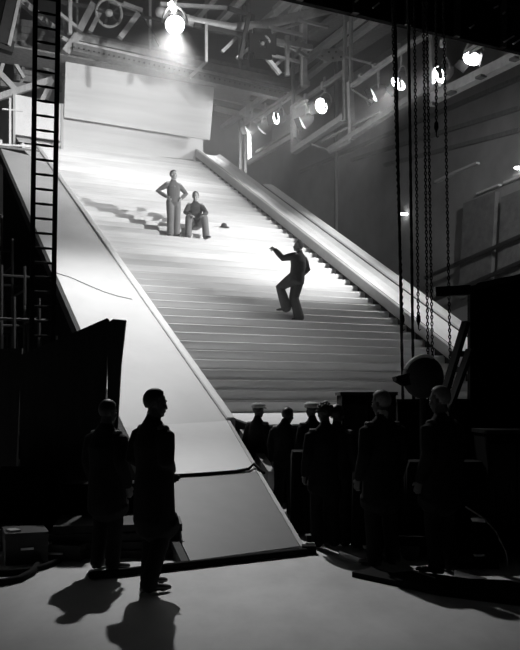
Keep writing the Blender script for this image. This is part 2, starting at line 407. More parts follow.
beam('foot', (-3, 44), (13, 49), .3, 'darksteel', 26, t)

# ================================================================ overhead catwalk, roof members
t = thing('catwalk', 'long overhead catwalk girder crossing above the hanging screen', 'catwalk', atS(180, 62, 29.6))
for (a, b, w, m) in (((72, 48), (285, 97), .30, 'greytimber'), ((74, 43), (290, 91), .13, 'palesteel'), ((76, 38), (300, 86), .22, 'steel'), ((77, 34), (303, 80), .13, 'greytimber')):
    beam('girder_rail', a, b, w, m, 29.6 + (48 - a[1]) * .02, t)
bm = B()
for k in range(44):
    u = k / 43; a = (74 + u * 216, 47 + u * 48)
    p = atS(a[0], a[1], 29.3); ell(bm, p, (.035,) * 3, n=6, k=4)
obj('rivets', bm, 'darksteel', t)['kind'] = 'stuff'
bm = B(); slab(bm, [W(29.8, 3.5, 13.72), W(29.8, 14.3, 13.72), W(31.4, 14.3, 13.72), W(31.4, 3.5, 13.72)], (0, 0, .06)); obj('walkway', bm, 'greytimber', t)
for a in ((77, 34), (150, 50), (206, 60), (240, 68), (300, 80)):
    p = atS(a[0], a[1], 29.6); bm = B(); bar(bm, p, V((p.x, p.y, HC)), .07); obj('hanger', bm, 'steel', t)
# pale boards to the right below catwalk
t = thing('ceiling_boards', 'pale planked soffit beside the hanging screen below the catwalk', 'soffit', atS(250, 95, 33))
for k in range(5):
    beam('plank', (215, 84 + k * 6), (283 - k * 6, 99 + k * 5), .19, 'greytimber' if k % 2 else 'timber', 33 + k * .1, t)
beam('strut', (190, 77), (206, 62), .12, 'palesteel', 29.2, t)

def single(name, label, cat, a, b, w, m, s, pl=atS, group=None, hh=None):
    o = beam(name, a, b, w, m, s, None, hh, pl); return tag(o, label, cat, group)
RG = 'slanting roof rafters overhead'
def rafter(a, b, w, m, h, label, group=None, d=None):
    bm = B(); p, q = atH(a[0], a[1], h), atH(b[0], b[1], h); bar(bm, p, q, w, d or w)
    return tag(obj('roof_rafter', bm, m), label, 'rafter', group)
# lengthwise rafters, h = 15 plane
for i, (a, b, w, m, lab) in enumerate([
    ((222, 128), (272, 91), .22, 'palesteel', 'pale rafter pointing down at the stair head, left of the pair by the lamp gantry'),
    ((254, 121), (308, 83), .2, 'palesteel', 'pale rafter descending to the left end of the lamp gantry'),
    ((286, 76), (366, 14), .34, 'palesteel', 'long pale rafter running up to the black girder above the lamp gantry'),
    ((303, 80), (330, 58), .3, 'palesteel', 'short rafter below the gusset plate'),
    ((338, 49), (380, 18), .26, 'palesteel', 'short rafter above the gusset plate'),
    ((346, 53), (396, 20), .6, 'greytimber', 'broad dull rafter right of the gusset plate'),
    ((312, 38), (350, 10), .6, 'greytimber', 'broad dull rafter left of the gusset plate'),
    ((252, 32), (300, -8), .2, 'steel', 'rafter passing above the dark caged fan'),
    ((275, 10), (292, -6), .2, 'steel', 'short rafter at the top edge above the caged fan'),
    ((214, 28), (244, -4), .25, 'steel', 'pale rafter right of the glaring lamp'),
    ((190, 25), (216, -4), .2, 'steel', 'rafter just right of the glaring lamp'),
    ((290, 14), (306, -2), .16, 'steel', 'thin rafter stub at the top edge near centre')]):
    rafter(a, b, w, m, 15.5 if i > 1 else 14.0, lab, d=.18)
t = thing('gusset_plate', 'pale steel gusset plate joining rafters above the lamp gantry', 'plate', atH(333, 56, 15.4))
bm = B(); slab(bm, [atS(x, y, 24.5) for x, y in ((317, 57), (324, 49), (338, 48), (346, 55), (345, 60), (327, 62))], W(.04, 0, 0)); obj('plate', bm, 'steel', t)
bm = B()
for x, y in ((322, 56), (329, 52), (336, 52), (341, 57), (333, 58)): ell(bm, atS(x, y, 24.47), (.04,) * 3, n=6, k=4)
obj('rivets', bm, 'darksteel', t)
t = thing('bowed_truss', 'bowed roof truss chord arching across the top centre with light cross lacing', 'truss', atS(290, 30, 25))
bm = B(); loft(bm, [atS(x, y, 25) for x, y in ((160, 12), (195, 22), (232, 28), (262, 25), (300, 16), (335, 8), (380, 2))], [.16] * 7, n=8); obj('chord', bm, 'steel', t, smooth=True)
for a, b, w, m in (((194, 25), (250, 37), .14, 'darksteel'), ((250, 37), (312, 48), .16, 'steel'), ((268, 27), (302, 35), .1, 'steel'), ((228, 8), (250, 15), .12, 'darksteel'), ((160, 4), (228, 8), .1, 'steel'),
                   ((249, 14), (240, 59), .12, 'darksteel'), ((253, 15), (245, 59), .1, 'darksteel'), ((287, 36), (287, 76), .12, 'steel'), ((272, 36), (273, 56), .12, 'steel'),
                   ((304, 20), (304, 86), .17, 'palesteel'), ((288, 52), (303, 36), .12, 'steel'), ((293, 48), (308, 58), .1, 'steel'), ((270, 55), (300, 62), .09, 'steel'), ((272, 68), (284, 58), .1, 'steel'),
                   ((298, 20), (328, 27), .09, 'steel'), ((267, 58), (280, 74), .12, 'palesteel'), ((272, 42), (300, 50), .1, 'palesteel'), ((206, 62), (206, 24), .09, 'steel'), ((222, 52), (236, 38), .1, 'steel'), ((237, 58), (252, 46), .1, 'palesteel'),
                   ((272, 32), (303, 22), .08, 'steel'), ((293, 60), (305, 40), .08, 'steel')):
    beam('lacing_bar', a, b, w, m, 25 - random.uniform(0, .5), t)
# truss between 70..170 at top
t = thing('roof_truss', 'dark lattice roof truss above the left half of the catwalk', 'truss', atS(110, 20, 28))
for a, b, w, m in (((70, 34), (70, -4), .12, 'steel'), ((79, 31), (93, 4), .22, 'greytimber'), ((90, 32), (101, 10), .14, 'greytimber'), ((120, 38), (138, 14), .18, 'steel'), ((123, 4), (142, 11), .14, 'steel'),
                   ((60, 2), (170, 22), .1, 'darksteel'), ((150, 40), (150, 0), .08, 'steel'), ((60, 14), (80, 30), .1, 'steel'), ((140, 10), (160, 46), .08, 'darksteel'), ((100, -2), (124, 6), .1, 'steel')):
    beam('lattice_bar', a, b, w, m, 28, t)
def wheel(name, label, cat, c, s, r, mt):
    t = thing(name, label, cat, atS(c[0], c[1], s))
    bm = B(); p = atS(c[0], c[1], s); ax = (V((0, 0, EYE)) - p).normalized()
    x = ax.orthogonal().normalized(); y = ax.cross(x)
    R = [p + x * (r * math.cos(k * PI / 12)) + y * (r * math.sin(k * PI / 12)) for k in range(25)]
    loft(bm, R, [.05] * 25, n=6); obj('rim', bm, mt, t, smooth=True)
    bm = B(); lathe(bm, p - ax * .15, ax, [(0, r * .25), (.25, r * .3), (.3, r * .15)]); obj('hub', bm, mt, t)
    for k in range(5):
        a = k * 2 * PI / 5 + .3
        bm = B(); bar(bm, p, p + x * r * math.cos(a) + y * r * math.sin(a), .12, .03); obj('blade', bm, 'darksteel', t)
    return t, p, x, y
wheel('roof_fan', 'round roof ventilation fan above the left part of the catwalk', 'fan', (109, 13), 27.8, .42, 'steel')
t, p, x, y = wheel('caged_fan', 'dark square caged fan hung from the roof right of the glaring lamp', 'fan', (262.5, 43.5), 24.4, .22, 'steel')
bm = B()
for a, b in (((254, 34), (271, 35)), ((271, 35), (271, 54)), ((271, 54), (254, 53)), ((254, 53), (254, 34))): bar(bm, atS(*a, 24.3), atS(*b, 24.3), .09, .35)
obj('cage_frame', bm, 'black', t)
bm = B(); slab(bm, [atS(254, 34, 24.8), atS(271, 35, 24.8), atS(271, 54, 24.8), atS(254, 53, 24.8)], W(.05, 0, 0)); obj('back_plate', bm, 'black', t)

# big black girder across upper right
t = thing('overhead_gantry', 'massive black overhead gantry crossing the upper right corner', 'gantry', atS(430, 20, 13.0))
a, b = atS(322, 4, 13.0), atS(520, 54, 13.0); e = (b - a); a2 = a - e * .35; b2 = b + e * .4
hb = (a.z + b.z) / 2
def zz(p, h): return V((p.x, p.y, h))
bm = B(); slab(bm, [zz(a2, hb), zz(b2, hb), zz(b2, hb + .75), zz(a2, hb + .75)], W(.12, 0, 0)); obj('web_plate', bm, 'black', t)
bm = B(); slab(bm, [zz(a2, hb + .75), zz(b2, hb + .75), zz(b2, hb + .75) + W(.5, 0, 0), zz(a2, hb + .75) + W(.5, 0, 0)], (0, 0, .08)); obj('deck', bm, 'black', t)
for k in range(9):
    off = V((0, 0, hb + 1.02 + k * .42)); bm = B(); bar(bm, zz(a2, 0) + off, zz(b2, 0) + off, .1, .36, up=V((0, 0, 1))); obj('side_board', bm, 'black', t)
for k in range(8):
    p = a2.lerp(b2, k / 7); bm = B(); bar(bm, zz(p, hb), zz(p, HC), .12); obj('hanger', bm, 'darksteel', t)
for (x0, y0, x1, y1) in ((504, 42, 514, 36), (513, 44, 523, 38), (470, 28, 474, 25), (373, 8, 379, 3), (355, 2, 358, 0), (503, 14, 505, 12), (494, 8, 498, 6)):
    bm = B(); bar(bm, atS(x0, y0, 12.85), atS(x1, y1, 12.85), .03); obj('highlight_strip', bm, 'steel', t)  # steel slivers stand in for highlights on the black gantry
# double rail passing under it
t = thing('slanting_rails', 'pair of thin steel rails slanting up to the black overhead gantry above the rightmost lamp', 'rails', atL(490, 36, 12.6))
for k in (0, 5):
    bm = B(); bar(bm, atL(464 + k, 53 + k * .2, 12.6), atL(516, 18 + k, 12.6), .05); obj('rail', bm, 'palesteel', t)
for (x0, y0) in ((484, 37), (500, 28)):
    bm = B(); bar(bm, atL(x0, y0, 12.6), atL(x0 + 4, y0 + 4.5, 12.6), .05); obj('tie', bm, 'palesteel', t)

# ================================================================ lamp gantry
LG = 15.0
t = thing('lamp_gantry', 'open steel gantry carrying the row of stage lamps along the right side', 'gantry', atL(330, 130, LG))
for a, b, w, m in (((248, 128), (249, 164), .16, 'palesteel'), ((249, 162), (292, 137), .16, 'palesteel'), ((256, 152), (292, 131), .08, 'steel'), ((293, 106), (294, 152), .18, 'palesteel'),
                   ((294, 151), (345, 117), .22, 'palesteel'), ((244, 125), (293, 92), .1, 'steel'), ((293, 107), (345, 71), .12, 'steel'), ((345, 54), (346, 121), .14, 'steel'),
                   ((350, 82), (352, 140), .17, 'palesteel'), ((352, 86), (410, 45), .13, 'palesteel'), ((330, 150), (416, 95), .18, 'steel'), ((352, 141), (330, 152), .12, 'steel'),
                   ((410, 45), (464, 12), .12, 'steel'), ((416, 95), (440, 84), .12, 'steel'), ((434, 98), (532, 50), .26, 'palesteel'), ((432, 44), (433, 106), .16, 'steel'), ((322, 141), (380, 112), .08, 'steel'),
                   ((346, 57), (372, 64), .07, 'steel'), ((292, 137), (330, 150), .06, 'steel'), ((352, 89), (372, 102), .06, 'steel')):
    bm = B(); bar(bm, atL(a[0], a[1], LG), atL(b[0], b[1], LG), w, w, up=W(0, 1, 0)); obj('gantry_bar', bm, m, t)
for (x, y) in ((248, 124), (293, 106), (345, 54), (351, 82), (432, 44), (520, 55)):
    p = atL(x, y, LG); bm = B(); bar(bm, p, zz(p, HC), .1); obj('hanger', bm, 'steel', t)
for (x, y) in ((361, 76), (375, 66), (323, 84), (306, 96), (443, 42), (398, 46)):
    bm = B(); bar(bm, atL(x, y + 5, LG), atL(x, y - 2, LG), .13); obj('lug', bm, 'palesteel', t)
for (x, y) in ((515, 59), (481, 77), (451, 93)):
    bm = B(); bar(bm, atL(x - 3, y + 1.5, LG - .16), atL(x + 3, y - 1.5, LG - .16), .2, .06); obj('splice_plate', bm, 'greytimber', t)

# ------------------------------------------------ stage lamps
def spot(loc, aim, e, size=60, blend=.6, r=.12, name='lamp_light', parent=None):
    ld = bpy.data.lights.new(name, 'SPOT'); ld.energy = e; ld.spot_size = math.radians(size); ld.spot_blend = blend; ld.shadow_soft_size = r
    o = bpy.data.objects.new(name, ld); COL.objects.link(o); o.location = loc
    o.rotation_euler = (V(aim) - V(loc)).to_track_quat('-Z', 'Y').to_euler(); return o
def lamp(px, py, label, pl, dist, aim, r=.26, depth=.45, e=0, size=60, lensm='lens', yoke_up=.55, group='stage lamps along the right gantry', blend=.6, doors=True):
    p = pl(px, py, dist); d = (V(aim) - p).normalized()
    t = thing('stage_lamp', label, 'stage lamp', p, group=group)
    bm = B(); lathe(bm, p - d * .02, -d, [(0, r * 1.05), (.03, r * 1.05), (.05, r * .98), (depth * .5, r * .95), (depth * .8, r * .7), (depth, r * .3)]); obj('housing', bm, 'steel', t, smooth=True)
    bm = B(); lathe(bm, p - d * .015, d, [(0, r * .97), (.02, r * .95), (.05, r * .75), (.065, r * .3)], 20); obj('lens', bm, lensm, t, smooth=True)
    side = d.cross(V((0, 0, 1))).normalized(); up = side.cross(d)
    c = p - d * depth * .45; pts = [c + side * (r * 1.25 * math.cos(a)) + V((0, 0, 1)) * (r * 1.6 * math.sin(a)) for a in [PI * k / 10 for k in range(11)]]
    bm = B(); loft(bm, pts, [.028] * 11, n=6); obj('yoke', bm, 'palesteel', t, smooth=True)
    top = c + V((0, 0, r * 1.6)); bm = B(); bar(bm, top, top + V((0, 0, yoke_up)), .06); obj('hanger', bm, 'palesteel', t)
    for sg in ((-1, 1) if doors and r < .29 else ()):   # barn doors
        bm = B(); q = p + side * (sg * r); bar(bm, q + d * .03, q + d * .22 + side * (sg * .12), .02, r * 1.3, up=V((0, 0, 1))); obj('barn_door', bm, 'darksteel', t)
    if e:
        o = spot(p + d * .12, aim, e, size, blend); 
    return p, d
def T_(s, l): return W(s, l, EYE + SL * (s - S0))
A1 = lambda s: W(s + 6, 7.5, EYE + SL * (s + 6 - S0))
lamp(248, 131, 'stage lamp at the far left end of the gantry, seen nearly edge on and dim', atL, LG, atL(248, 131, LG) + W(6, -7, -5), .22, lensm='lensdim')
lamp(262, 130, 'dim stage lamp second from the far left end of the gantry, seen edge on', atL, LG, atL(262, 130, LG) + W(6, -4, -6), .24, e=500, size=150, lensm='lensdim', doors=False)
lamp(276, 118, 'lit stage lamp, third from the far left end of the gantry', atL, LG, T_(30, 8), .24, e=700, size=70)
lamp(302, 123, 'dim stage lamp seen edge on just left of the brightest round gantry lamp', atL, LG, atL(302, 123, LG) + W(5.2, -7, -5), .24, lensm='lensdim')
lamp(321, 106, 'bright round lit stage lamp near the middle of the gantry', atL, LG, T_(24, 6.0), .27, e=800, size=70)
lamp(373, 95, 'dim stage lamp seen edge on right of the gantry centre post', atL, LG, atL(373, 95, LG) + W(5, -7, -5), .24, lensm='lensdim')
lamp(398, 84, 'lit tilted stage lamp behind the leftmost hanging chains', atL, LG, T_(22.0, 11.2), .25, e=1100, size=70, blend=1)
lamp(439, 75, 'lit tilted stage lamp behind the rightmost hanging chains', atL, LG, T_(21.5, 6.5), .25, e=380, size=60)
lamp(472, 59, 'rightmost lit stage lamp under the slanting rails', atL, LG, T_(17.2, 11.6), .25, e=2600, size=56, blend=1)
# unseen: first lamp continues the row, other three added to brighten the set
for s, l, h, aim, e, sz, lab in ((12.4, 15.0, 8.3, T_(22.3, 8.4), 6600, 53, 'stage lamp outside the frame on the right, nearest of the row'),
                                 (14.0, 14.5, 10.9, T_(29.5, 8.2) + V((0, 0, .6)), 7600, 37, 'added stage lamp outside the frame on the right, brightening the stair head'),
                                 (17, 19, 11.5, W(36, 23.9, 5), 1500, 80, 'added stage lamp outside the frame on the right, brightening the side wall'),
                                 (14.2, 10, 10.9, W(27.5, 5.0, 11.2), 4800, 58, 'added stage lamp hidden above the frame behind the black overhead gantry, brightening ramp and screen')):
    pp = W(s, l, h); lamp(0, 0, lab, lambda a, b, c, pp=pp: pp, 0, aim, .3, e=e, size=sz, group=None, blend=1, lensm='lensdim')
# the glaring lamp
D0 = 17.4
p, d = lamp(175, 25, 'glaring lamp hung high at upper left pouring light down on ramp and floor', atD, D0, V((-.35, 9.5, .6)), .2, .3, e=0, group=None, doors=False)
spot(p + d * .2, W(15.9, 4.0, 2.0), 2000, 106, 1, .1)
spot(p + d * .14, V((.1, 8.8, 0)), 1900, 31, 1, .1)
bm = B(); bar(bm, atD(170, 3, D0), atD(174.5, 10.5, D0), .1); 
t = thing('lamp_tube', 'small bright slanting tube just above the glaring lamp', 'lamp', atD(172, 6, D0)); obj('tube', bm, 'lens', t)
bm = B(); q = atD(172, 2, D0); bar(bm, q, zz(q, HC), .05); obj('hanger', bm, 'darksteel', t)
# small distant lights
for (x, y, lab, pl) in ((404, 214, 'tiny lit bulkhead lamp on the far wall between the hanging chains', 24), (519, 168, 'tiny lit wall lamp at the right edge', 23.6)):
    t = thing('wall_lamp', lab, 'lamp', atL(x, y, 23.9))
    bm = B(); ell(bm, atL(x, y, 23.85), (.2, .06, .07)); obj('globe', bm, 'lens', t, smooth=True)
    bm = B(); ell(bm, atL(x, y - .7, 23.93), (.22, .06, .09)); obj('mount', bm, 'darksteel', t, smooth=True)

# ================================================================ right wall features
LW = 23.9
def ledge(a, b, label, m='fascia', w=.1):
    bm = B(); bar(bm, atL(a[0], a[1], LW), atL(b[0], b[1], LW), w, .2, up=W(0, 1, 0)); tag(obj('wall_ledge', bm, m), label, 'ledge')
ledge((436, 182), (453, 173.5), 'short pale ledge on the dark side wall, left of two in line', w=.1)
ledge((454, 173), (478, 163), 'longer pale ledge on the dark side wall, right of two in line', w=.1)
ledge((478, 194), (500, 185), 'pale ledge on the side wall just right of the rightmost chain, lower one', w=.09)
ledge((505, 183), (530, 173), 'pale ledge on the side wall at the right edge', w=.1)
for k, (a, b) in enumerate((((352, 160), (520, 108)), ((300, 172), (520, 78)), ((385, 165), (520, 130)))):
    ledge(a, b, ['long dull pipe low on the side wall above the ledges', 'uppermost long dull pipe on the side wall', 'middle long dull pipe on the side wall'][k], 'greytimber', .16)
for (x0, y0, x1, y1, m, lab) in ((468, 196, 500, 300, 'patch', 'pale brick pier in the side wall, left of two'), (506, 190, 535, 285, 'patch', 'pale brick pier at the right edge of the frame')):
    bm = B(); slab(bm, [atL(x0 - 5, y1, LW), atL(x1 - 5, y1 - 14, LW), atL(x1, y0 - 4, LW), atL(x0, y0 + 8, LW)], W(0, -.25, 0)); tag(obj('brick_pier', bm, m), lab, 'pier')
for k, (y0, lab) in enumerate(((252, 'upper dark horizontal pipe across the brick piers'), (278, 'lower dark horizontal pipe across the brick piers'))):
    bm = B(); bar(bm, atL(425, y0 + 26, LW - .4), atL(535, y0 - 22, LW - .4), .14); tag(obj('wall_pipe', bm, 'darksteel'), lab, 'pipe')
t = thing('column', 'thin grey column standing behind the gantry left end, beside the balustrade', 'column', zz(atS(243, 170, 34), 0))
for x in (240, 245):
    p = atS(x, 170, 34); bm = B(); bar(bm, zz(p, 0), zz(p, HC), .11); obj('shaft', bm, 'steel', t)
p = atL(336, 170, 20); bm = B(); bar(bm, zz(p, 0), zz(p, HC), .14); tag(obj('column', bm, 'greytimber'), 'faint grey column behind the middle of the lamp gantry', 'column')

# ================================================================ ladder
t = thing('ladder', 'tall black ladder rising vertically out of frame at upper left', 'ladder', zz(atD(40, 300, 14.5), 0))
ax = V((CT, ST, 0))
cb, ct = zz(atD(40, 400, 14.5), 0), atD(47, 0, 14.5); ct = cb + (ct - cb) * 1.12
for sg in (-1, 1):
    bm = B(); bar(bm, cb + ax * (0.175 * sg), ct + ax * (.195 * sg), .075, .055, up=W(1, 0, 0)); obj('rail', bm, 'black', t)
nr = int((ct - cb).length / .25)
for k in range(1, nr):
    c = cb.lerp(ct, k / nr); bm = B(); loft(bm, [c - ax * .18, c, c + ax * .18], [.018, .026, .018], n=8); obj('rung', bm, 'black', t)

# ================================================================ scaffold at the left
t = thing('scaffold', 'dark tubular scaffold crowding the space left of the ramp', 'scaffold', W(19, 2.6, 0))
Ls, Ss = (1.9, 2.5, 3.0, 3.5), (14.5, 16.1, 17.7, 19.3, 20.9, 22.5, 24.1, 25.7, 27.3)
for s in Ss:
    for l in Ls:
        top = EYE + SL * (s - S0) - .2
        bm = B(); loft(bm, [W(s, l, 0), W(s, l, top)], [.04, .04], n=6, flat=True); obj('standard', bm, 'scaffold', t)
for s in Ss:
    for z in range(1, 7):
        if z * 1.1 < EYE + SL * (s - S0) - .3:
            bm = B(); loft(bm, [W(s, 1.7, z * 1.1), W(s, 3.7, z * 1.1)], [.03, .03], n=6, flat=True); obj('ledger', bm, 'scaffold', t)
for i, s in enumerate(Ss[:-1]):
    for l in (2.5, 3.5):
        z0 = (EYE + SL * (s - S0)) * .25; z1 = (EYE + SL * (s - S0)) * .85
        bm = B(); loft(bm, [W(s, l, z0), W(Ss[i + 1], l, z1 + .4)], [.028, .028], n=6, flat=True); obj('diagonal_brace', bm, 'scaffold', t)
        bm = B(); loft(bm, [W(s, l, z1), W(Ss[i + 1], l, z1)], [.028, .028], n=6, flat=True); obj('ledger', bm, 'scaffold', t)

# ================================================================ dark flats, lower left
def flat(poly, D, label, m='blackwood', th=.06, name='stage_flat'):
    """upright board: polygon traced at distance D, taken down to the floor"""
    t = thing(name, label, 'stage flat', zz(atD(*poly[0], D), 0))
    bm = B(); pts = [atD(x, y, D) for x, y in poly]; pts += [zz(pts[-1], 0) + V((-.12, 0, 0)), zz(pts[0], 0)]
    slab(bm, pts, V((0, th, 0))); obj('board', bm, m, t)
    bm = B()
    bar(bm, pts[-1] + V((.05, th + .03, .02)), pts[0] + V((.05, th + .03, -.03)), .06, .05); bar(bm, pts[-2] + V((-.05, th + .03, .02)), pts[-3] + V((-.05, th + .03, -.03)), .06, .05)
    obj('stiffener', bm, 'darktimber', t)
    return t
flat([(20, 355), (75, 332), (107, 318), (109, 320)], 11.2, 'large black stage flat with slanting top edge beside the foot of the ramp')
flat([(107.5, 323), (113, 319), (126, 320), (121, 365)], 11.0, 'narrow black board standing against the right edge of the large black flat')
flat([(-40, 350), (22, 348)], 12.0, 'black stage flat at the left edge below the scaffold')

# equipment cases at left
def case(c, dx, dy, dz, rot, label, plate=True):
    t = thing('equipment_case', label, 'case', c, rot)
    bm = B(); box(bm, V(), dx, dy, dz * .8); o = obj('body', bm, 'case', t, world=False)
    bm = B(); box(bm, V((0, 0, dz * .8)), dx * 1.02, dy * 1.02, dz * .2); obj('lid', bm, 'darktimber', t, world=False)
    bm = B(); bar(bm, V((-dx * .15, -dy / 2 - .02, dz * .5)), V((dx * .15, -dy / 2 - .02, dz * .5)), .02); obj('handle', bm, 'brightmetal', t, world=False)
    if plate:
        bm = B(); box(bm, V((-dx * .3, -dy * .2, dz)), dx * .25, dy * .3, .02, .3); obj('latch_plate', bm, 'steel', t, world=False)
case(zz(atH(25, 560, .0), 0), .42, .5, .32, .35, 'worn dark equipment case on the floor at lower left, lid toward the light')
case(zz(atH(62, 558, .0), 0), .5, .35, .16, -.1, 'low dark case on the floor right of the worn case at lower left')
case(zz(atH(-5, 548, .0), 0), .5, .4, .25, 0, 'dark case at the left edge of the frame')
tag(tube('cable', [atH(x, y, .03) for x, y in ((-20, 573), (10, 572.5), (32, 570), (45, 566), (60, 560))], .03, 'black'), 'upper thick black cable on the floor at the left edge', 'cable')
tag(tube('cable', [atH(x, y, .03) for x, y in ((-20, 584), (5, 582), (20, 578.5), (32, 572), (40, 562))], .035, 'black'), 'lower thick black cable curving on the floor at the left edge', 'cable')

# ================================================================ black mass on the right
t = thing('black_drape', 'tall black draped flat filling the right edge of the frame', 'drape', zz(atD(500, 400, 10.6), 0))
Dd = 10.6; bm = B(); N = 40; tp = []
prof = [(470, 290), (478, 283), (492, 280), (505, 277), (530, 273), (620, 268)]
def py(x):
    for (a, b), (c, d_) in zip(prof, prof[1:]):
        if a <= x <= c: return b + (d_ - b) * (x - a) / (c - a)
    return 268
cols = []
for i in range(N + 1):
    x = 470 + 150 * i / N; p = atD(x, py(x), Dd); w = .05 * math.sin(i * 1.3) + .03 * math.sin(i * 2.7)
    cols.append((bm.verts.new(p + V((0, .0, 0))), bm.verts.new(V((p.x, p.y + w, p.z * .5))), bm.verts.new(V((p.x, p.y + w * 1.6, .01)))))
for a, b in zip(cols, cols[1:]):
    for k in range(2): bm.faces.new((a[k], b[k], b[k + 1], a[k + 1]))
o = obj('cloth', bm, 'black', t, smooth=True); md = o.modifiers.new('thick', 'SOLIDIFY'); md.thickness = .02
bm = B(); bar(bm, atD(435, 292, Dd), atD(470, 290, Dd), .09, .12); obj('top_rail', bm, 'blackwood', t)
bm = B(); bar(bm, atD(470, 289, Dd), atD(530, 274, Dd), .06, .06); obj('top_rail', bm, 'blackwood', t)
bm = B(); bar(bm, atD(472, 289, Dd + .1), zz(atD(472, 289, Dd + .1), 0), .08); obj('stile', bm, 'blackwood', t)
# standing equipment box in the centre
def rack(px0, px1, ytop, D, dy, label, name='equipment_cabinet', cat='cabinet'):
    a, b = atD(px0, ytop, D), atD(px1, ytop, D); c = (a + b) / 2
    t = thing(name, label, cat, V((c.x, D + dy / 2, 0)))
    w = b.x - a.x; h = a.z
    bm = B(); box(bm, V((0, 0, .06)), w, dy, h - .1); obj('body', bm, 'black', t, world=False)
    bm = B(); box(bm, V((0, 0, h - .04)), w + .04, dy + .04, .04); obj('top', bm, 'blackwood', t, world=False)
    for k in range(2):
        bm = B(); box(bm, V(((k - .5) * w * .48, -dy / 2 - .012, .15)), w * .44, .02, h - .3); d_ = obj('door', bm, 'blackwood', t, world=False)
        bm = B(); bar(bm, V(((k - .5) * .12, -dy / 2 - .04, h * .5)), V(((k - .5) * .12, -dy / 2 - .04, h * .5 + .12)), .02); obj('handle', bm, 'darksteel', d_, world=False)
    for sx in (-1, 1):
        for sy in (-1, 1):
            bm = B(); lathe(bm, V((sx * (w / 2 - .06), sy * (dy / 2 - .06), 0)), V((0, 0, 1)), [(0, .03), (.06, .03)], 8); obj('foot', bm, 'darksteel', t, world=False)
    return t
rack(342, 396, 392, 10.2, .7, 'tall black equipment cabinet standing behind the men, left of the hooded lamp')
rack(398, 470, 399, 10.7, .7, 'black equipment cabinet below the hooded lamp, right of the taller cabinet')
rack(488, 545, 430, 8.9, .6, 'black equipment cabinet in front of the drape at the right edge')
# hooded lamp on stand
t = thing('hooded_lamp', 'large dome-shaped studio lamp with a visor, standing behind the men on the right', 'studio lamp', zz(atD(425, 380, 9.6), 0))
Dh = 9.6; c = atD(423, 377, Dh)
bm = B(); ell(bm, c, (.235, .22, .245), n=20, k=12)
obj('dome', bm, 'darktimber', t, smooth=True)
bm = B()
for k in range(9):
    a0 = math.radians(100 + k * 8.5)
bm.free()
# rim light painted as a pale strip over the dome's upper left
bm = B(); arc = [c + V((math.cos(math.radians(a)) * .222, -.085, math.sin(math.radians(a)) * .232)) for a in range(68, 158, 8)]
loft(bm, arc, [(.02 + .05 * math.sin(PI * i / (len(arc) - 1)), .022) for i in range(len(arc))], xaxis=V((0, 1, 0)), n=10); o = obj('painted_rim', bm, 'fascia', t, smooth=True)
o['label'] = 'pale curved strip painted as rim light over the dome'
bm = B(); slab(bm, [atD(x, y, Dh) for x, y in ((394, 377), (408, 373), (412, 384), (404, 386), (395, 381))], V((0, .28, 0))); bm.transform(Matrix.Translation((0, -.14, 0))); obj('visor', bm, 'black', t)
bm = B(); loft(bm, [c, zz(c, .05)], [.04, .04], n=10); obj('stand', bm, 'darksteel', t)
for k in range(3):
    a = k * 2 * PI / 3; bm = B(); bar(bm, zz(c, .35), zz(c, .02) + V((math.cos(a) * .4, math.sin(a) * .4, 0)), .03); obj('leg', bm, 'darksteel', t)
# inclined props beside the drape
for (a, b, lab) in (((466, 322), (445, 392), 'long black prop leaning left of the drape, upper one'), ((470, 350), (452, 400), 'shorter black prop leaning left of the drape, lower one')):
    p, q = atD(*a, 10.2), atD(*b, 10.0); dr = (q - p) / (p.z - q.z); f_ = q + dr * (q.z - .03)
    bm = B(); bar(bm, p, f_, .09, .06); tag(obj('leaning_prop', bm, 'blackwood'), lab, 'prop')
bm = B(); bar(bm, atD(452, 354, 10.3), atD(474, 354, 10.5), .07); tag(obj('cross_batten', bm, 'blackwood'), 'short black batten tying the leaning props to the drape', 'batten')
# low platform, plus black trolleys and boards added to darken the lit floor
def poly_floor(name, pts, h, m, label, cat, part, top=None):
    t = thing(name, label, cat, zz(atH(*pts[0], 0), 0))
    bm = B(); slab(bm, [atH(x, y, 0) for x, y in pts], (0, 0, h)); obj(part, bm, m, t)
    return t
poly_floor('platform', [(352, 577), (372, 572), (392, 578), (412, 576), (470, 584), (520, 586), (600, 600), (600, 622), (520, 606), (440, 596)], .05, 'black', 'low black platform on the floor in front of the men at lower right', 'platform', 'deck')
def trolley(x0, x1, yt, D, dy, label):
    a, b = atD(x0, yt, D), atD(x1, yt, D); t = thing('added_trolley', label, 'trolley', V(((a.x + b.x) / 2, D + dy / 2, 0)))
    w = b.x - a.x; h = a.z; bm = B(); N = 36; P = []
    for i in range(N):
        q = 2 * PI * i / N; cx, cy = math.cos(q), math.sin(q); k_ = max(abs(cx), abs(cy)); P.append((cx / k_ * w / 2, cy / k_ * dy / 2, 1 + .05 * math.sin(i * 2.1) + .03 * math.sin(i * 5)))
    rings = []
    for z, g in ((.03, 1.06), (h * .5, 1.03), (h * .93, 1.0), (h, .93)):
        rings.append([bm.verts.new((x * g * (1 + (f_ - 1) * (1 - z / h)), y * g * (1 + (f_ - 1) * (1 - z / h)), z)) for x, y, f_ in P])
    for u, v in zip(rings, rings[1:]):
        for i in range(N): bm.faces.new((u[i], u[(i + 1) % N], v[(i + 1) % N], v[i]))
    bm.faces.new(rings[-1]); obj('cover', bm, 'black', t, world=False, smooth=False)
    for sx in (-1, 1):
        for sy in (-1, 1):
            bm = B(); lathe(bm, V((sx * w * .4, sy * dy * .35 - .02, .05)), V((0, 1, 0)), [(0, .05), (.03, .05)], 10); obj('wheel', bm, 'darksteel', t, world=False)
trolley(-40, 55, 470, 10.2, .6, 'long black covered trolley added to darken the floor behind the cases at the left edge')
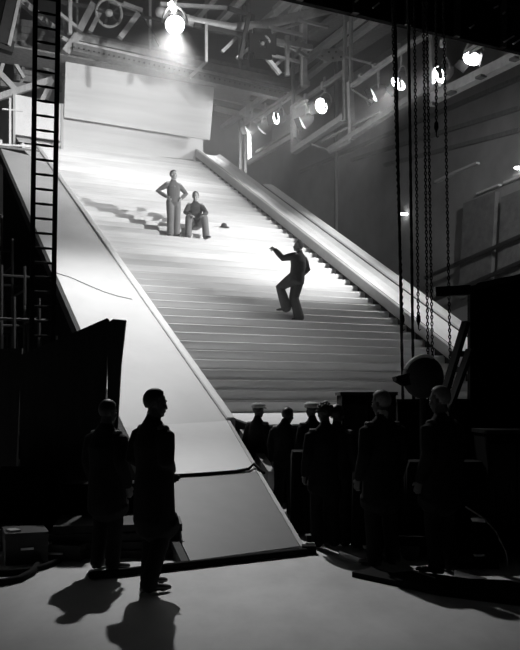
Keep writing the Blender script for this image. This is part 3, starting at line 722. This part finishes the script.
trolley(58, 138, 484, 10.0, .5, 'black covered trolley added to darken the floor behind the pair of men at left')
trolley(292, 318, 452, 10.4, .5, 'black covered trolley added to darken the space low between the bald man and the curly haired man')
trolley(356, 420, 470, 9.35, .4, 'black covered trolley added to darken the space behind the legs of the man before the cabinet')
trolley(408, 486, 462, 9.0, .4, 'black covered trolley added to darken the space behind the legs of the man under the hooded lamp')
t = thing('added_boards', 'low stack of black boards added to darken the floor between the black flats and the ramp foot', 'stack', zz(atH(120, 560, 0), 0), .08)  # black boards put here to darken the lit floor
for k in range(4):
    bm = B(); box(bm, V((.04 * (k % 2) - .1, .55 + .03 * k, k * .085)), 1.5 - .05 * k, .9, .08, .03 * (k - 1)); obj('board', bm, 'blackwood', t, world=False)
# low dolly with track on the floor, right
t = thing('camera_dolly', 'low black wheeled camera dolly on the floor at lower right', 'dolly', zz(atH(470, 560, 0), 0), -.25)
bm = B(); box(bm, V((0, .2, .16)), 1.5, .9, .1); obj('platform', bm, 'black', t, world=False)
for sx in (-1, 1):
    for sy in (-1, 1):
        bm = B(); lathe(bm, V((sx * .6, .2 + sy * .38, .1)), V((0, 1, 0)), [(-.03, .1), (.03, .1)], 16); obj('wheel', bm, 'darksteel', t, world=False)
bm = B(); box(bm, V((.1, .3, .26)), .35, .35, .45); obj('column', bm, 'black', t, world=False)
bm = B(); bar(bm, V((.1, .3, .71)), V((.1, .3, .95)), .1); obj('riser_post', bm, 'darksteel', t, world=False)
for (a, b, lab) in (((413, 573), (435, 580.5), 'short bright metal rail lying on the dark floor between the men on the right'), ((455, 573), (486, 581.5), 'longer bright metal rail lying on the dark floor at lower right'), ((340, 553.5), (364, 562), 'bright metal rail lying on the dark floor below the cabinet')):
    bm = B(); bar(bm, atH(*a, .03), atH(*b, .03), .016, .06); tag(obj('metal_rail', bm, 'brightmetal'), lab, 'rail')
for (x, y, D, w, h, lab) in ((478, 520, 8.3, .13, .05, 'small white chip painted as a glint on the equipment at lower right, upper of two'), (479, 555, 8.3, .11, .025, 'small white chip painted as a glint on the equipment at lower right, lower of two'),
                             (368, 547, 8.9, .11, .05, 'small white chip painted as a glint low beside the feet of the man by the cabinet')):
    bm = B(); p = atD(x, y, D); slab(bm, [p + V((-w / 2, 0, h / 2)), p + V((w / 2, 0, h * .4)), p + V((w * .52, 0, -h / 2)), p + V((-w * .42, 0, -h * .3))], V((0, .01, 0)))
    bm.transform(Matrix.Translation(p) @ Matrix.Rotation(-.9, 4, 'X') @ Matrix.Translation(-p))
    tag(obj('glint_chip', bm, 'fascia'), lab, 'glint')  # white pieces stand in for glints on the dark equipment
t = thing('cable_reel_stand', 'black stand carrying the painted glints at lower right', 'stand', zz(atD(478, 560, 8.35), 0))
bm = B(); p = zz(atD(478, 560, 8.38), 0); bar(bm, p, p + V((0, 0, .5)), .1); bar(bm, p + V((-.2, 0, .03)), p + V((.2, 0, .03)), .06); obj('post', bm, 'black', t)
pts = [atD(466, 507, 8.3), atD(474, 512, 8.3), atD(485, 519, 8.3), atD(496, 532, 8.3), atD(506, 552, 8.3), zz(atD(508, 560, 8.3), .02)]
tag(tube('cable', pts, .008, 'steel'), 'thin grey cable curving down beside the painted glints at lower right', 'cable')

# ================================================================ hanging chains and ropes
def chain(a, b, label, D=13.0, hook=False, rope=False):
    p0 = atD(*a, D); p1 = atD(*b, D); top = p0 + (p0 - p1) * ((15.8 - p0.z) / (p0.z - p1.z))
    if b[1] >= 399: p1 = zz(p1, 0.05)
    t = thing('hanging_rope' if rope else 'hanging_chain', label, 'rope' if rope else 'chain', p1)
    L = (top - p1).length; dr = (p1 - top) / L; bm = B()
    if rope:
        n = int(L / .12); pts = [top + dr * (i * L / n) for i in range(n + 1)]
        loft(bm, pts, [.02 + .005 * (i % 2) for i in range(n + 1)], n=6)
    else:
        n = int(L / .05)
        for i in range(n):
            c = top + dr * ((i + .5) * L / n); sd = V((1, 0, 0)) if i % 2 else V((.3, .95, 0))
            pts = [c + sd * (.017 * math.cos(q)) + dr * (.032 * math.sin(q)) for q in [2 * PI * k / 6 for k in range(7)]]
            loft(bm, pts, [.01] * 7, n=4, cap=False)
    obj('links' if not rope else 'line', bm, 'rope', t, smooth=True)
    if hook:
        bm = B(); lathe(bm, p1 + V((0, 0, .12)), V((0, 0, -1)), [(0, .012), (.03, .03), (.1, .035), (.14, .02), (.17, .012)], 12); obj('weight', bm, 'black', t, smooth=True)
        bm = B(); loft(bm, [p1 + V((0, 0, -.04)), p1 + V((.0, 0, -.1)), p1 + V((.015, 0, -.13)), p1 + V((.035, 0, -.11))], [.009, .009, .01, .006], n=6); obj('hook', bm, 'black', t, smooth=True)
chain((392, 0), (402.5, 322), 'leftmost hanging chain ending in a small hook above the stairs', hook=True)
chain((396, 0), (405, 400), 'hanging rope just right of the leftmost chain', rope=True)
chain((409, 0), (415, 400), 'hanging rope in the middle, left of the weighted chain', rope=True)
chain((414, 0), (418.5, 322), 'hanging chain ending in a dark weight and hook above the balustrade', hook=True)
chain((424, 0), (430, 400), 'left one of the close pair of long hanging chains')
chain((427.5, 0), (435, 400), 'right one of the close pair of long hanging chains')
chain((436, 0), (436.3, 129), 'short hanging chain ending high up in a dark hook', hook=True)
chain((444.5, 0), (453, 400), 'rightmost long hanging chain')

# ================================================================ people
def remesh(o, size, sm=2):
    m = o.modifiers.new('one_surface', 'REMESH'); m.mode = 'VOXEL'; m.voxel_size = size; m.use_smooth_shade = True
    s = o.modifiers.new('soft', 'SMOOTH'); s.iterations = sm; s.factor = .5
def hand(bm, wr, d, pn, curl=.5, point=False):
    """wr wrist, d along the hand, pn palm normal (palm side)"""
    d = d.normalized(); pn = (pn - d * pn.dot(d)).normalized(); sd = d.cross(pn)      # sd: towards the thumb
    loft(bm, [wr - d * .01, wr + d * .03, wr + d * .075, wr + d * .095], [(.026, .018), (.036, .016), (.042, .014), (.038, .012)], xaxis=sd, n=10)
    ln = [.068, .076, .070, .055]
    for i in range(4):
        b = wr + d * (.09 - .004 * abs(i - 1)) + sd * (.030 - .020 * i)
        c = curl if not (point and i == 0) else .05
        sp = sd * (.10 - .07 * i)
        p1 = b + (d * math.cos(c * .5) + pn * math.sin(c * .5) + sp).normalized() * ln[i] * .45
        p2 = p1 + (d * math.cos(c * 1.4) + pn * math.sin(c * 1.4) + sp * .6).normalized() * ln[i] * .32
        p3 = p2 + (d * math.cos(c * 2.2) + pn * math.sin(c * 2.2)).normalized() * ln[i] * .23
        loft(bm, [b - d * .02, p1, p2, p3], [.0105, .0095, .0085, .0075], n=8)
    b = wr + d * .03 + sd * .03
    p1 = b + (d * .75 + sd * .62 + pn * .15).normalized() * .04; p2 = p1 + (d * .9 + sd * .25 + pn * .35).normalized() * .032
    loft(bm, [b - sd * .015, p1, p2], [.014, .0115, .009], n=8)
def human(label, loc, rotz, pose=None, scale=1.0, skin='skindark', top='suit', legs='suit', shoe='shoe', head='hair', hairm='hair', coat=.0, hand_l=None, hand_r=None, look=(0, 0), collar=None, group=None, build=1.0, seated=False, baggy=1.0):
    """figure faces local +Y, left side is local -X"""
    J = dict(pel=(0, 0, .95), chest=(0, .0, 1.25), neck=(0, -.015, 1.47), head=(0, .02, 1.625),
             shl=(-.17, -.01, 1.40), shr=(.17, -.01, 1.40), ell=(-.235, -.04, 1.13), elr=(.235, -.04, 1.13), wrl=(-.245, .05, .89), wrr=(.245, .05, .89),
             hil=(-.09, 0, .92), hir=(.09, 0, .92), knl=(-.105, .02, .5), knr=(.105, .02, .5), anl=(-.11, -.03, .09), anr=(.11, -.03, .09), tol=(-.14, .13, .03), tor=(.14, .13, .03))
    J.update(pose or {}); J = {k: V(v) for k, v in J.items()}
    root = thing('person', label, 'person', loc, rotz, group, scale)
    yaw, pitch = math.radians(look[0]), math.radians(look[1])
    R = Matrix.Rotation(yaw, 3, 'Z') @ Matrix.Rotation(pitch, 3, 'X')
    hx, hy, hz = R @ V((1, 0, 0)), R @ V((0, 1, 0)), R @ V((0, 0, 1)); H = J['head']
    ax = (hx, hy, hz)
    sx = (J['shr'] - J['shl']).normalized(); px = (J['hir'] - J['hil']).normalized()
    k = build
    # ---- body, one surface
    bm = B()
    ell(bm, H + hz * .03 - hy * .008, (.074, .094, .092), ax, 18, 12)
    ell(bm, H - hz * .035 + hy * .022, (.060, .070, .085), ax, 16, 10)
    ell(bm, H - hz * .092 + hy * .062, (.024, .022, .02), ax)                       # chin
    loft(bm, [H + hz * .012 + hy * .084, H - hz * .018 + hy * .097, H - hz * .034 + hy * .1], [.009, .011, .013], n=8)   # nose
    ell(bm, H + hz * .03 + hy * .083, (.046, .014, .010), ax)                       # brow
    ell(bm, H - hz * .062 + hy * .086, (.025, .012, .007), ax)                      # mouth
    for s in (-1, 1):
        ell(bm, H + hx * (.076 * s) - hy * .005 - hz * .008, (.012, .02, .032), ax)
        ell(bm, H + hx * (.040 * s) + hy * .064 - hz * .022, (.022, .022, .02), ax)
    loft(bm, [J['neck'] - V((0, 0, .05)), J['neck'].lerp(H, .35), H - hz * .05 - hy * .02], [.062 * k, .054 * k, .052], n=12)
    loft(bm, [J['pel'] - V((0, 0, .03)), J['pel'].lerp(J['chest'], .45), J['chest'], J['neck'] - V((0, 0, .07))], [(.15, .1), (.13, .09), (.155, .105), (.11, .07)], xaxis=sx)
    for s in 'lr':
        loft(bm, [J['neck'] - V((0, 0, .06)), J['sh' + s], J['sh' + s].lerp(J['el' + s], .5), J['el' + s], J['el' + s].lerp(J['wr' + s], .4), J['wr' + s]], [.05, .056, .046, .038, .037, .025], n=10)
        loft(bm, [J['hi' + s], J['hi' + s].lerp(J['kn' + s], .5), J['kn' + s], J['kn' + s].lerp(J['an' + s], .35), J['an' + s]], [.088, .075, .055, .054, .036], n=10)
        loft(bm, [J['an' + s] + V((0, 0, -.03)), J['to' + s]], [(.032, .03), (.035, .02)], n=8)
        dd = (J['wr' + s] - J['el' + s]).normalized()
        sp = (hand_l if s == 'l' else hand_r) or {}
        d = V(sp.get('d', dd)); pn = V(sp.get('pn', ((1, 0, .0) if s == 'l' else (-1, 0, .0))))
        if s == 'l' : pn = V((1, .2, 0)) if 'pn' not in sp else pn
        # mirror so the thumb points forward on both hands
        dn = d.normalized(); q = (pn - dn * pn.dot(dn)).normalized(); sd = dn.cross(q)
        fwd = V(sp.get('thumb', (0, 1, .2)))
        if sd.dot(fwd) < 0:
            b2 = B(); hand(b2, V(), d, pn, sp.get('curl', .45), sp.get('point', False))
            m = Matrix.Identity(4); sdn = sd.normalized()
            for i in range(3):
                for j in range(3): m[i][j] -= 2 * sdn[i] * sdn[j]
            b2.transform(Matrix.Translation(J['wr' + s]) @ m); bmesh.ops.reverse_faces(b2, faces=b2.faces)
            tm = bpy.data.meshes.new('t'); b2.to_mesh(tm); b2.free(); bm.from_mesh(tm); bpy.data.meshes.remove(tm)
        else: hand(bm, J['wr' + s], d, pn, sp.get('curl', .45), sp.get('point', False))
    o = obj('body', bm, skin, root, world=False); remesh(o, .0075, 2)
    # ---- jacket or shirt
    bm = B(); g = .028
    hipc = (J['hil'] + J['hir']) / 2; dn = (J['pel'] - J['chest']).normalized()
    kn = (J['knl'] + J['knr']) / 2
    t = [J['neck'] + V((0, 0, .045)), J['neck'] + V((0, 0, .012)), J['neck'] - V((0, 0, .03)), J['neck'] - V((0, 0, .085)), J['chest'] + V((0, 0, .03)), J['chest'] - V((0, 0, .06)), J['pel'].lerp(J['chest'], .35), J['pel']]
    r = [(.06, .058), (.078 * k, .07), (.118 * k, .08), (.152 * k, .10), (.185 * k, .128 * k), (.18 * k, .122 * k), (.165 * k, .115 * k), (.178 * k, .125 * k)]
    if not seated:
        t.append(hipc + V((0, 0, -.02 - coat * .35))); r.append((.19 * k, .135 * k))
        if coat: t.append(hipc.lerp(kn, coat) ); r.append((.205 * k, .15 * k))
    loft(bm, t, r, xaxis=sx, n=18, flat=False)
    for s in 'lr':
        S, E, Wr = J['sh' + s], J['el' + s], J['wr' + s]
        S2 = S + sx * ((k - 1) * (.1 if s == 'r' else -.1)) - V((0, 0, .035))
        loft(bm, [J['neck'].lerp(S2, .3) - V((0, 0, .012)), J['neck'].lerp(S2, .72) - V((0, 0, .01)), S2.lerp(E, .08), S2.lerp(E, .5), E, E.lerp(Wr, .5), Wr - (Wr - E).normalized() * .01], [.05, .06, .070 * k, .066 * k, .058 * k, .053 * k, .044 * k], n=12)
    o = obj('jacket' if top.startswith('suit') else 'shirt', bm, top, root, world=False); remesh(o, .011, 2)
    # ---- trousers
    bm = B()
    loft(bm, [J['pel'] + (J['pel'] - J['chest']).normalized() * -.07, J['pel'], hipc + V((0, 0, -.03))], [(.152, .115), (.165, .125), (.165, .13)], xaxis=px, n=16)
    for s in 'lr':
        Hh, Kk, A = J['hi' + s], J['kn' + s], J['an' + s]
        loft(bm, [Hh, Hh.lerp(Kk, .45), Kk, Kk.lerp(A, .5), A + (A - Kk).normalized() * .015], [.098 * baggy, .092 * baggy, .08 * baggy, .077 * baggy, (.074 * baggy, .08 * baggy)], n=14)
    o = obj('trousers', bm, legs, root, world=False); remesh(o, .011, 2)
    for s in 'lr':
        bm = B(); a = J['an' + s]; tt = J['to' + s]; f = (tt - a); f.z = 0; f = f.normalized()
        zb = a.z - .075
        heel = V((a.x, a.y, zb)) - f * .05; u = V((0, 0, 1)); xs = f.cross(u)
        loft(bm, [heel + u * .035, heel + f * .06 + u * .042, heel + f * .14 + u * .036, heel + f * .21 + u * .027, heel + f * .245 + u * .022], [(.034, .036), (.038, .042), (.045, .034), (.043, .025), (.028, .02)], xaxis=xs, n=12)
        for v in bm.verts: v.co.z = max(v.co.z, zb)
        obj('shoe', bm, shoe, root, world=False, smooth=True)
    # ---- eyes
    for s in (-1, 1):
        bm = B(); ell(bm, H + hx * (.031 * s) + hy * .079 + hz * .006, (.012, .009, .007), ax, 10, 6); obj('eye', bm, 'eye', root, world=False, smooth=True)
    if collar:
        bm = B()
        loft(bm, [J['neck'] + V((0, -.01, -.005)), J['neck'] + (H - J['neck']) * .46 + V((0, -.005, 0))], [.063, .058], n=16)
        co = obj('shirt_collar', bm, collar, root, world=False, smooth=True); co['label'] = 'light shirt collar'
        bm = B(); ym = .132 * k
        c0 = J['neck'] + V((0, .055, -.05)); slab(bm, [c0 + V((-.03, 0, 0)), c0 + V((.03, 0, 0)), J['chest'] + V((0, ym - .005, .03))], V((0, .012, 0)))
        obj('shirt_front', bm, collar, root, world=False)
    # ---- hair / headgear
    def shell(c, r, cut, m, name, th=.006):
        b = B(); ell(b, c, r, ax, 24, 16)
        kill = [v for v in b.verts if cut(V(((v.co - H).dot(hx), (v.co - H).dot(hy), (v.co - H).dot(hz))))]
        bmesh.ops.delete(b, geom=kill, context='VERTS')
        o = obj(name, b, m, root, world=False, smooth=True); md = o.modifiers.new('thick', 'SOLIDIFY'); md.thickness = th; md.offset = 1; return o
    hc = H + hz * .035 - hy * .012
    cut = lambda p: p.z < .055 + .9 * (p.y - .02) if p.y > .02 else p.z < -.045 + max(0, p.y + .04) * 1.6
    hr = shell(hc, (.080, .1, .097), cut, hairm, 'hair', .008)
    if head == 'curly':
        b = B(); rr = random.Random(3)
        for i in range(70):
            a, z = rr.uniform(0, 2 * PI), rr.uniform(-.2, 1); q = math.sqrt(1 - z * z) if z > 0 else .98
            p = hc + hx * (.088 * q * math.cos(a)) + hy * (.1 * q * math.sin(a) - .01) + hz * (.1 * z)
            if (p - H).dot(hy) > .05 and (p - H).dot(hz) < .06: continue
            ell(b, p, (.024,) * 3, n=8, k=5)
        oo = obj('curls', b, hairm, root, world=False, smooth=True)
    if head in ('cap', 'palecap'):
        mt = 'capcloth' if head == 'cap' else 'palecloth'
        b = B(); loft(b, [H + hz * .05, H + hz * .075 - hy * .008, H + hz * .1 - hy * .01, H + hz * .122 - hy * .012, H + hz * .133 - hy * .012], [(.084, .1), (.112, .13), (.108, .122), (.08, .09), (.03, .035)], xaxis=hx, n=22, flat=True); remesh_o = obj('cap', b, mt, root, world=False, smooth=True)
        b = B(); loft(b, [H + hz * .07 + hy * .06, H + hz * .058 + hy * .12, H + hz * .045 + hy * .155], [(.075, .012), (.066, .009), (.035, .006)], xaxis=hx, n=14); obj('cap_peak', b, mt, root, world=False, smooth=True)
    if head == 'hat':
        b = B(); loft(b, [H + hz * .06, H + hz * .10, H + hz * .155, H + hz * .17], [(.085, .103), (.083, .1), (.07, .088), (.04, .06)], xaxis=hx, n=22, flat=True); c_ = obj('hat', b, 'suit', root, world=False, smooth=True)
        b = B(); loft(b, [H + hz * .058, H + hz * .066], [(.135, .155), (.13, .15)], xaxis=hx, n=26, flat=True); d_ = obj('hat_brim', b, 'suit', root, world=False, smooth=True)
    return root

def face(px, D, deg):
    """rotation so that 0 = facing away from the camera, 90 = facing picture left, 180 = facing the camera"""
    return math.radians(deg)
# standing man, hands on hips, on the stairs
p = onstep(173.5, 22, .5)
human('man in dark shirt and grey slacks standing with hands on hips high on the stairs', p, math.radians(-155),
      pose=dict(ell=(-.40, -.12, 1.20), wrl=(-.20, .05, 1.03), elr=(.40, -.12, 1.20), wrr=(.20, .05, 1.03), knl=(-.09, .02, .5), knr=(.09, .02, .5), anl=(-.09, -.02, .09), anr=(.09, -.02, .09), tol=(-.13, .12, .03), tor=(.13, .12, .03)),
      scale=1.03, baggy=1.15, skin='skin', top='shirt', legs='slacks', shoe='shoegrey', look=(35, 0), hand_l=dict(d=(.35, .55, -.6), pn=(.8, -.3, 0), curl=.6), hand_r=dict(d=(-.35, .55, -.6), pn=(-.8, -.3, 0), curl=.6), collar='palecloth')
# seated man
n_ = 22
p = onstep(197, n_, .5)
q = RISE * 2 + .09
rz = math.radians(-170)
SA = INV  # noqa
human('person in dark jacket sitting on the stairs with knees up beside the standing man', p, rz,
      pose=dict(pel=(0, -.56, .50), chest=(0, -.48, .82), neck=(0, -.42, 1.02), head=(0, -.37, 1.17), shl=(-.17, -.43, .97), shr=(.17, -.43, .97), ell=(-.27, -.30, .74), elr=(.27, -.30, .74),
                wrl=(-.16, -.06, .62), wrr=(.16, -.06, .62), hil=(-.10, -.52, .48), hir=(.10, -.52, .48), knl=(-.20, -.08, .56), knr=(.20, -.08, .56), anl=(-.23, .02, .09), anr=(.23, .06, .09), tol=(-.30, .17, .03), tor=(.28, .2, .03)),
      scale=1.08, baggy=1.15, skin='skin', top='suit2', legs='slacks', shoe='shoe', look=(-12, -12), hand_l=dict(d=(.5, .6, -.3), pn=(0, 0, -1)), hand_r=dict(d=(-.5, .6, -.3), pn=(0, 0, -1)), collar='palecloth', seated=True)
# hat on the step
t = thing('felt_hat', 'small grey hat lying on a step right of the seated person', 'hat', onstep(224, 25, .25))
bm = B(); loft(bm, [V((0, 0, .015)), V((0, 0, .06)), V((0, 0, .12)), V((0, 0, .135))], [(.09, .11), (.088, .105), (.07, .09), (.04, .06)], xaxis=V((1, 0, 0)), n=18, flat=True); obj('crown', bm, 'suit2', t, world=False, smooth=True)
bm = B(); loft(bm, [V((0, 0, .0)), V((0, 0, .02))], [(.16, .18), (.15, .17)], xaxis=V((1, 0, 0)), n=24, flat=True); obj('brim', bm, 'suit2', t, world=False, smooth=True)
# pointing man: faces picture left and a little away
p = onstep(297, 9, .5)
human('man in dark suit seen from behind on the stairs pointing up to the left', p, math.radians(68),
      pose=dict(hil=(-.09, .02, .93), hir=(.09, 0, .92), knl=(-.06, .36, .72), anl=(-.08, .22, .29), tol=(-.12, .37, .23), knr=(.08, .10, .50), anr=(.09, -.02, .09), tor=(.12, .14, .03),
                chest=(0, -.03, 1.24), neck=(0, -.06, 1.45), head=(.0, -.03, 1.60), shl=(-.17, -.01, 1.40), shr=(.17, -.08, 1.40), ell=(-.2, .25, 1.33), wrl=(-.2, .43, 1.52), elr=(.24, -.16, 1.13), wrr=(.22, .02, .98)),
      scale=1.05, skin='skin', top='suit2', legs='suit2', shoe='shoe', look=(10, 12), baggy=1.4, coat=.12, hand_l=dict(d=(-.05, .8, .5), pn=(1, 0, -.2), point=True, curl=.9), hairm='hairgrey', build=1.2)
# the onlookers, silhouetted
SG = None
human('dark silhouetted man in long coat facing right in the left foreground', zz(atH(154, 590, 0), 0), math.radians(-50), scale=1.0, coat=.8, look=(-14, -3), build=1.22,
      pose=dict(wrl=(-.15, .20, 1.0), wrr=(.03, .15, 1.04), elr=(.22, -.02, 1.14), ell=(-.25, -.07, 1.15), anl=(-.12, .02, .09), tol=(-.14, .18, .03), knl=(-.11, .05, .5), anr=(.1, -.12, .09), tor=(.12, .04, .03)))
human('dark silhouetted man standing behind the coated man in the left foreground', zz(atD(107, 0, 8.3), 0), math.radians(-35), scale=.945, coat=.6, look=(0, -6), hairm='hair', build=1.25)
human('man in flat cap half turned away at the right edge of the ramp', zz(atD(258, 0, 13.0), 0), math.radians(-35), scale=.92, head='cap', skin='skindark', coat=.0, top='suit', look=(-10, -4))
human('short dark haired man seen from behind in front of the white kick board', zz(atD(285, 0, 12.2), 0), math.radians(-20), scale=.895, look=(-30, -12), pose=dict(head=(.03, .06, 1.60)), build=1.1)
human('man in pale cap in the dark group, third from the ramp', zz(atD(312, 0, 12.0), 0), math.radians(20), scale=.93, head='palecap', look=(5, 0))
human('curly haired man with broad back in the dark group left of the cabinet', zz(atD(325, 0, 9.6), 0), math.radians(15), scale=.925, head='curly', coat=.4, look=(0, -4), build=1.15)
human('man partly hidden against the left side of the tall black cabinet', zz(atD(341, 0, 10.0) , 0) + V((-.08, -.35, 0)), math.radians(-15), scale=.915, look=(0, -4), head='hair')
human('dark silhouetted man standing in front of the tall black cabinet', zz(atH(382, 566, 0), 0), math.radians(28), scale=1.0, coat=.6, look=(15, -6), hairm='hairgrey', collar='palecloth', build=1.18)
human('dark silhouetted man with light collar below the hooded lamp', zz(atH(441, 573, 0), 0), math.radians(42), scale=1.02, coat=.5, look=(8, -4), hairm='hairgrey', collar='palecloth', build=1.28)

# ================================================================ haze in the lit air over the set
hm = bpy.data.materials.new('lit_haze'); hm.use_nodes = True; nt = hm.node_tree; nt.nodes.clear()
out = nt.nodes.new('ShaderNodeOutputMaterial'); vs = nt.nodes.new('ShaderNodeVolumeScatter')
vs.inputs['Density'].default_value = .016; vs.inputs['Anisotropy'].default_value = .45; vs.inputs['Color'].default_value = (1, 1, 1, 1)
nt.links.new(vs.outputs[0], out.inputs['Volume'])
bm = B(); slab(bm, [W(15, 4.2, 1.0), W(15, 8, 1.0), W(18.6, 11, 1.0), W(18.6, 23, 1.0), W(46, 23, 1.0), W(46, -6, 1.0), W(28.3, -6, 1.0), W(28.3, 4.2, 1.0)], (0, 0, 17))
o = obj('haze', bm, hm); tag(o, 'thin smoky haze glowing in the lamplight over the staircase', 'haze', kind='stuff')

# ================================================================ world, camera, colour
w = bpy.data.worlds.new('dark_studio'); scene.world = w; w.use_nodes = True
w.node_tree.nodes['Background'].inputs[0].default_value = (1, 1, 1, 1); w.node_tree.nodes['Background'].inputs[1].default_value = .0015
cd = bpy.data.cameras.new('camera'); cam = bpy.data.objects.new('camera', cd); COL.objects.link(cam)
cam.location = (0, 0, EYE); cam.rotation_euler = (PI / 2, 0, 0)
cd.sensor_fit = 'VERTICAL'; cd.sensor_height = 36; cd.sensor_width = 28.8; cd.lens = 36 * F / 650; cd.shift_y = (HY - 325) / 650; cd.clip_end = 200
scene.camera = cam
vs_ = scene.view_settings; vs_.view_transform = 'Standard'; vs_.look = 'None'; vs_.exposure = 0; vs_.gamma = 1; vs_.use_curve_mapping = False
scene.cycles.use_denoising = True
scene.cycles.sample_clamp_indirect = 3
scene.cycles.max_bounces = 6; scene.cycles.diffuse_bounces = 3; scene.cycles.volume_bounces = 0
scene.cycles.use_adaptive_sampling = False
